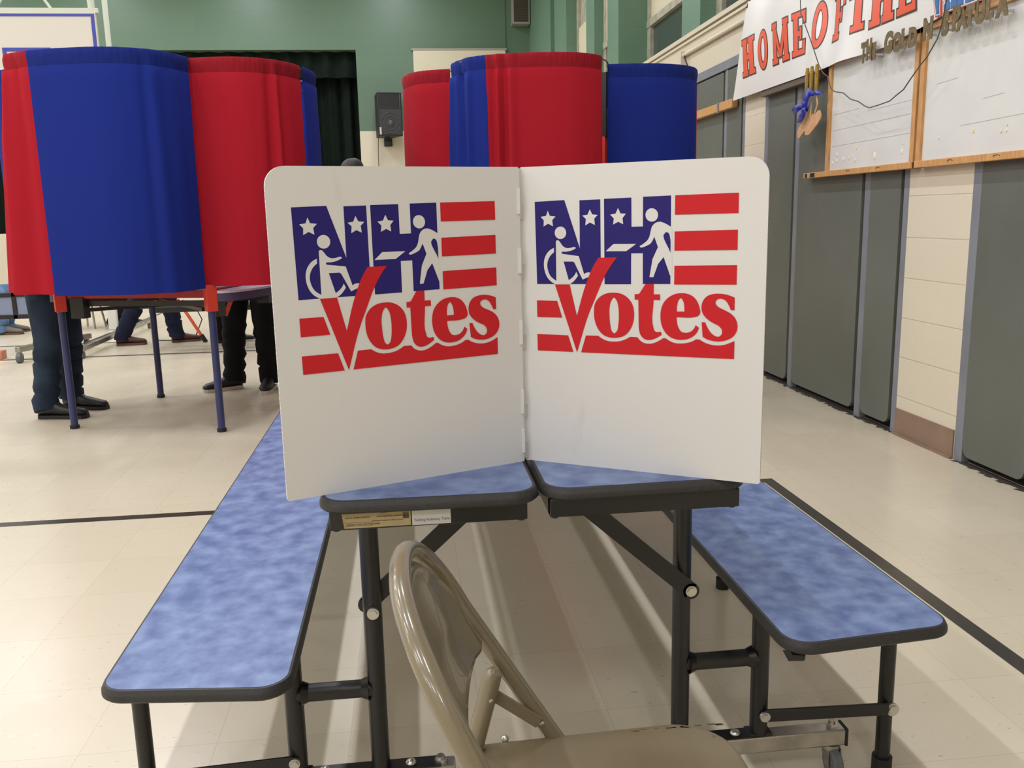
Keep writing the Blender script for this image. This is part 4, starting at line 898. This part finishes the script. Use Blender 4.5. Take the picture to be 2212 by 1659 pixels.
def person(label,base,face,feet,hip,col_t,col_s,shoe,sole,seated=False,arms='down',height=1.72,shoe_len=.28,group=None):
    """feet: two (heel xy, toe dir angle) world; face: facing angle of the body; base: world xy under the hips"""
    t=thing('person',label,'person',(base[0],base[1],0))
    B=Vector((base[0],base[1],0)); F=Vector((math.cos(face),math.sin(face),0)); Lf=Vector((-F.y,F.x,0))
    k=height/1.72; hz=hip; dz=hz-.90*k
    def P(f,l,z): return F*f+Lf*l+Vector((0,0,z))
    sh=1.42*k+dz; nk=1.48*k+dz; hd=1.60*k+dz
    lean=.03
    V=[P(0,0,hz),P(0,0,hz+.16),P(.01,0,hz+.34),P(lean,0,sh-.04),P(lean+.01,0,nk+.03),P(lean+.03,0,hd-.02),P(lean+.03,0,hd+.07)]
    Rr=[(.12,.155),(.11,.135),(.12,.15),(.10,.13),.055,(.085,.072),(.08,.07)]; E=[(i,i+1) for i in range(6)]
    def add(p,r,frm): V.append(p); Rr.append(r); E.append((frm,len(V)-1)); return len(V)-1
    legs=[]
    for s,(hx,hy,ta) in zip((1,-1),feet):
        ank=Vector((hx,hy,0))-B+Vector((math.cos(ta),math.sin(ta),0))*.05+Vector((0,0,.085))
        h=P(0,.09*s,hz-.04)
        kn=(P(.42,.11*s,hz-.0) if seated else (h+ank)/2+F*.03+Vector((0,0,.02)))
        legs.append((h,kn,ank,ta,Vector((hx,hy,0))-B))
        a=add(h,.085,0); b_=add((h+kn)/2,.075,a); c=add(kn,.055,b_); d=add((kn+ank)/2+F*-.015,.05,c); e=add(ank,.036,d)
        tv=Vector((math.cos(ta),math.sin(ta),0)); g=add(Vector((hx,hy,.055))-B+tv*.10,.026,e); add(Vector((hx,hy,.045))-B+tv*.20,.018,g)
    hands=[]
    for s in (1,-1):
        S=P(lean,.17*s,sh-.02)
        if arms=='down': el=P(-.02,.25*s,sh-.31); wr=P(.06,.27*s,sh-.56)
        else: el=P(.10,.25*s,sh-.28); wr=P(.33,.16*s,sh-.33)
        a=add(S,.055,3); b_=add(el,.042,a); c=add(wr,.028,b_); d0=(wr-el).normalized(); hp=wr+d0*.07; hh=add(hp,(.030,.022),c); hands.append((S,el,wr))
        side=Lf*s
        for j in range(4):
            o=(j-1.5)*.019; q=hp+F*o*1.0+d0*.035; f1=add(q,.0095,hh); f2=add(q+d0*(.034+.004*(j in(1,2)))-side*.008,.0085,f1); add(q+d0*.055-side*.022,.0075,f2)
        th=add(hp-d0*.02+F*.035-side*.01,.011,hh); add(hp+d0*.02+F*.055-side*.018,.009,th)
    skin_mesh([tuple(v) for v in V],E,Rr,'body',M['skin'],t)
    # clothing : trousers as two draped legs and a seat, top as torso and sleeves
    b=MB(); 
    for (h,kn,ank,ta,heel) in legs:
        path=[h+Vector((0,0,.06)),h*.75+kn*.25,h*.4+kn*.6,kn]+[kn.lerp(ank,k/14) for k in range(1,14)]+[ank-Vector((0,0,.01)),ank-Vector((0,0,.038))]
        rad=[.108,.104,.094,.084]+[.083-.011*k/14+(.0035+.004*(k/14)**2)*math.sin(k*2.6+heel.x*9) for k in range(1,14)]+[.078,.074]
        path=[p+(Vector((math.sin(i*1.9+heel.y*7),math.cos(i*2.3+heel.x*5),0))*.006 if i>3 else Vector((0,0,0))) for i,p in enumerate(path)]
        b.tube(path,rad,M[col_t],18)
    b.ball(P(-.01,0,hz-.01),(.15,.19,.14),M[col_t],18,10,Matrix.Rotation(face,3,'Z')); b.build('trousers',t,smooth=80)
    b=MB(); Rz=Matrix.Rotation(face,3,'Z')
    secs=[(hz-.06,.155,.205),(hz+.06,.15,.195),(hz+.2,.145,.19),(hz+.36,.15,.205),(sh-.10,.14,.215),(sh-.01,.128,.205),(sh+.04,.09,.13),(nk+.02,.064,.066)]
    loops=[[P(lean*(z-hz)/.5,0,z)+Rz@Vector((a*math.cos(2*PI*i/20),c*math.sin(2*PI*i/20),0)) for i in range(20)] for z,a,c in secs]
    b.loft(loops,M[col_s])
    for S,el,wr in hands: b.tube([S+Vector((0,0,.0))-(el-S)*.1,S*.6+el*.4,el,el*.5+wr*.5,wr],[.072,.066,.055,.048,.042],M[col_s],14)
    b.build('top',t,smooth=80)
    # shoes
    for (h,kn,ank,ta,heel) in legs:
        d=Vector((math.cos(ta),math.sin(ta),0)); n=Vector((-d.y,d.x,0)); L=shoe_len
        def sec(u,wd,zb,zt,m=10):
            return [heel+d*(u*L)+n*(wd*math.cos(a))+Vector((0,0,zb+(zt-zb)*(.5+.5*math.sin(a)) if math.sin(a)>0 else zb+(zt-zb)*.5*(1+math.sin(a)))) for a in [2*PI*i/m for i in range(m)]]
        b=MB(); b.loft([sec(-.01,.015,.02,.06),sec(.02,.033,.018,.10),sec(.15,.038,.018,.125),sec(.32,.038,.018,.12),sec(.5,.042,.018,.088),sec(.75,.047,.018,.07),sec(.92,.040,.018,.06),sec(1.0,.020,.02,.045)],M[shoe]); f=b.build('shoe',t,smooth=70)
        b=MB(); o=[(-.012,.016),(.03,.036),(.3,.037),(.55,.043),(.78,.050),(.94,.042),(1.01,.02)]
        poly=[(heel+d*(u*L)+n*w_) for u,w_ in o]+[(heel+d*(u*L)-n*w_) for u,w_ in o[::-1]]
        b.loft([[Vector((p.x,p.y,z)) for p in poly[::-1]] for z in (.0,.024)],M[sole]); b.build('sole',f,smooth=30)
    # head : face and hair
    c=P(lean+.03,0,hd+.03)
    b=MB(); b.ball(c+Vector((0,0,.005)),(.098,.078,.122),M['skin'],20,14,Rz); b.ball(c+F*.10+Vector((0,0,-.012)),(.018,.013,.024),M['skin'],10,8,Rz)
    for s in (1,-1): b.ball(c+Lf*.078*s+Vector((0,0,-.005)),(.018,.009,.030),M['skin'],10,8,Rz)
    b.ball(c+F*.07+Vector((0,0,-.085)),(.03,.035,.03),M['skin'],12,8,Rz)
    b.build('face',t,smooth=80)
    b=MB()
    for s in (1,-1): b.ball(c+F*.092+Lf*.032*s+Vector((0,0,.015)),(.008,.013,.007),M['eye'],10,6,Rz); b.bar(tuple(c+F*.095+Lf*.018*s+Vector((0,0,.038))),tuple(c+F*.088+Lf*.048*s+Vector((0,0,.036))),.006,.005,M['hair'])
    b.ball(c+F*.093+Vector((0,0,-.055)),(.006,.022,.006),M['lips'],10,6,Rz); b.build('facial_features',t)
    b=MB(); 
    loops=[]
    for i in range(9):
        a=-.15+1.7*i/8; rr=max(math.cos(a),.03); 
        loops.append([c+Vector((0,0,.028))-F*.012+Rz@Vector((.108*rr*math.cos(q),.09*rr*math.sin(q)*(1),.115*math.sin(a)+(.045*max(0,math.cos(q))**2*(1-i/8)))) for q in [2*PI*j/20 for j in range(20)]])
    b.loft(loops,M['hair']); b.ball(c-F*.045+Vector((0,0,-.01)),(.068,.08,.09),M['hair'],14,10,Rz); b.build('hair',t,smooth=80)
    return t
person('person in dark blue jeans and black shoes standing in the left voting booth',(-2.24,5.86),-.16,[(-2.31,6.05,-.30),(-2.36,5.76,-.16)],.92,'jeans','blackcl','shoe','shoe',arms='fwd',height=1.74,shoe_len=.31)
person('person in black trousers and white-soled sneakers standing right of the second booth leg',(-1.14,6.55),-1.75,[(-1.03,6.50,-1.62),(-1.25,6.53,-2.62)],.90,'blackcl','greycl','shoe','sole',arms='fwd',height=1.70)
person('person in navy trousers and reddish brown shoes seen beneath the left booth',(-2.52,9.12),.15,[(-2.42,9.22,.3),(-2.93,9.14,.1)],.86,'navycl','greycl','shoeb','soleb',height=1.66)
person('seated person in pale blue jeans and grey shoes at the far left edge',(-4.95,10.55),0,[(-4.66,10.70,.05),(-4.62,10.46,-.1)],.47,'jeansl','greycl','shoeg','soleb',seated=True)
person('seated person in black trousers and black shoes behind a white bag',(-3.75,10.85),.1,[(-3.48,10.98,.2),(-3.50,10.72,.1)],.47,'blackcl','navycl','shoe','shoe',seated=True)
person('person in black trousers glimpsed behind the legs of the sneaker wearer',(-1.86,8.96),.1,[(-1.86,9.06,.2),(-1.91,8.86,.15)],.88,'blackcl','redcl','shoe','sole',height=1.66)
person('person with dark hair whose head top shows just above the white privacy screen',(-.49,7.86),.6,[(-.58,7.96,.8),(-.50,7.76,.6)],.86,'navycl','navycl','shoe','soleb',height=1.645)
# chairs under the two seated people
def stool(x,y,label):
    t=thing('stool',label,'stool',(x,y,0))
    MB().cyl((0,0,.28),(0,0,.315),.17,M['blackp'],24).build('seat',t)
    for a in (.6,2.1,3.9,5.3):
        MB().cyl((.12*math.cos(a),.12*math.sin(a),.29),(.17*math.cos(a),.17*math.sin(a),0),.012,M['steel'],8).build('leg',t)
stool(-4.95,10.55,'black stool under the person in pale jeans'); stool(-3.75,10.85,'black stool under the seated person beyond the left booth')
# ------------------------------------------------------------------ far furniture seen below the curtains
def copy_tree(o,parent=None):
    c=o.copy(); COL.objects.link(c); c.parent=parent
    for ch in list(o.children): copy_tree(ch,c)
    return c
def far_bench():
    t=thing('bench','narrow blue bench with black edge standing crosswise beneath the left booth','bench',(-1.7,8.58,0))
    slab([(-.78,-.16),(.75,-.16),(.75,.16),(-.78,.16)],.04,.425,.455,.008,.01,M['laminate'],M['edge'],t,'bench_seat')
    b=MB(); b.b2((-.7,-.12,.38),(.7,-.09,.427),M['blackm']); b.b2((-.7,.09,.38),(.7,.12,.427),M['blackm']); b.build('seat_rail',t,smooth=0)
    for x in (-.02,.66):
        for y in (-.1,.1): MB().cyl((x,y,0),(x,y,.39),.016,M['blackm'],12).build('leg',t)
far_bench()
def mobile_frame():
    t=thing('mobile_table_base','black upright on a silver caster rail at the far left','table base',(-3.5,8.3,0))
    b=MB(); b.bar((.02,-.1,.12),(.35,.75,.12),.05,.05,M['steel']); b.build('caster_rail',t,bevel=.004)
    b=MB(); b.b2((.10,.22,.14),(.20,.30,.95),M['blackm']); b.b2((-.6,.24,.36),(.1,.28,.40),M['blackm']); b.b2((-.6,.24,.56),(.1,.28,.60),M['blackm']); b.b2((-.12,.24,.36),(-.08,.28,.64),M['blackm']); b.build('upright',t,bevel=.004)
    b=MB(); b.b2((-.6,.25,.40),(.1,.27,.56),M['frost']); b.build('folded_top',t,smooth=0)
    b=MB(); b.b2((.2,.2,.33),(.34,.27,.40),M['teal']); b.build('hinge_box',t,smooth=0)
    for p in ((.03,-.08),(.33,.72)):
        b=MB(); b.cyl((p[0],p[1],.055),(p[0],p[1],.10),.02,M['steel'],10); f=b.build('caster',t)
        MB().cyl((p[0]-.018,p[1]-.01,.045),(p[0]+.018,p[1]-.01,.045),.045,M['rubber'],18).build('wheel',f)
mobile_frame()
def second_rail():
    t=thing('caster_rail_bar','long silver floor rail between the dark jeans and the reddish shoes','rail',(-2.98,8.33,0))
    b=MB(); b.bar((0,-.05,.09),(-.03,2.3,.09),.045,.045,M['steel']); b.build('rail',t,bevel=.004)
    for p in ((0,0),(-.03,2.25)): MB().cyl((p[0]-.015,p[1],.034),(p[0]+.015,p[1],.034),.034,M['rubber'],14).build('wheel',t)
second_rail()
t=thing('leaning_pole','slanting orange pole with a black rubber tip near the second booth leg','pole',(-2.085,9.16,0))
MB().cyl((0,0,.02),(-.235,.02,.44),.016,M['orange'],12).build('shaft',t); MB().cyl((.012,0,0),(-.03,.002,.075),.024,M['rubberb'],12).build('rubber_tip',t)
t=MB(); t.tube([(-2.30,9.3,.42),(-2.18,9.28,.36),(-2.12,9.28,.22),(-2.2,9.3,.05),(-2.36,9.32,.006),(-2.6,9.4,.006)],.006,M['wire'],6); tag(t.build('hanging_cable'),'thin grey cable looping down to the floor beside the orange pole','cable')
t=MB(); t.box((-3.40,10.56,.12),(.10,.06,.24),M['bag']); o=t.build('paper_bag',bevel=.01); tag(o,'white paper bag standing by the black shoes of the seated person','bag')
t=MB(); t.box((-3.80,8.52,.04),(.14,.10,.08),M['orangebox']); o=t.build('terracotta_block',bevel=.006); tag(o,'small terracotta block on the floor at the left edge','block')
t=thing('red_tag','small red strap hanging below the skirt of the left voting booth','strap',(-1.15,5.66,.62))
MB().bar((.0,0,0),(.06,.0,.14),.025,.006,M['bred'],up=(0,1,0)).build('strap',t)
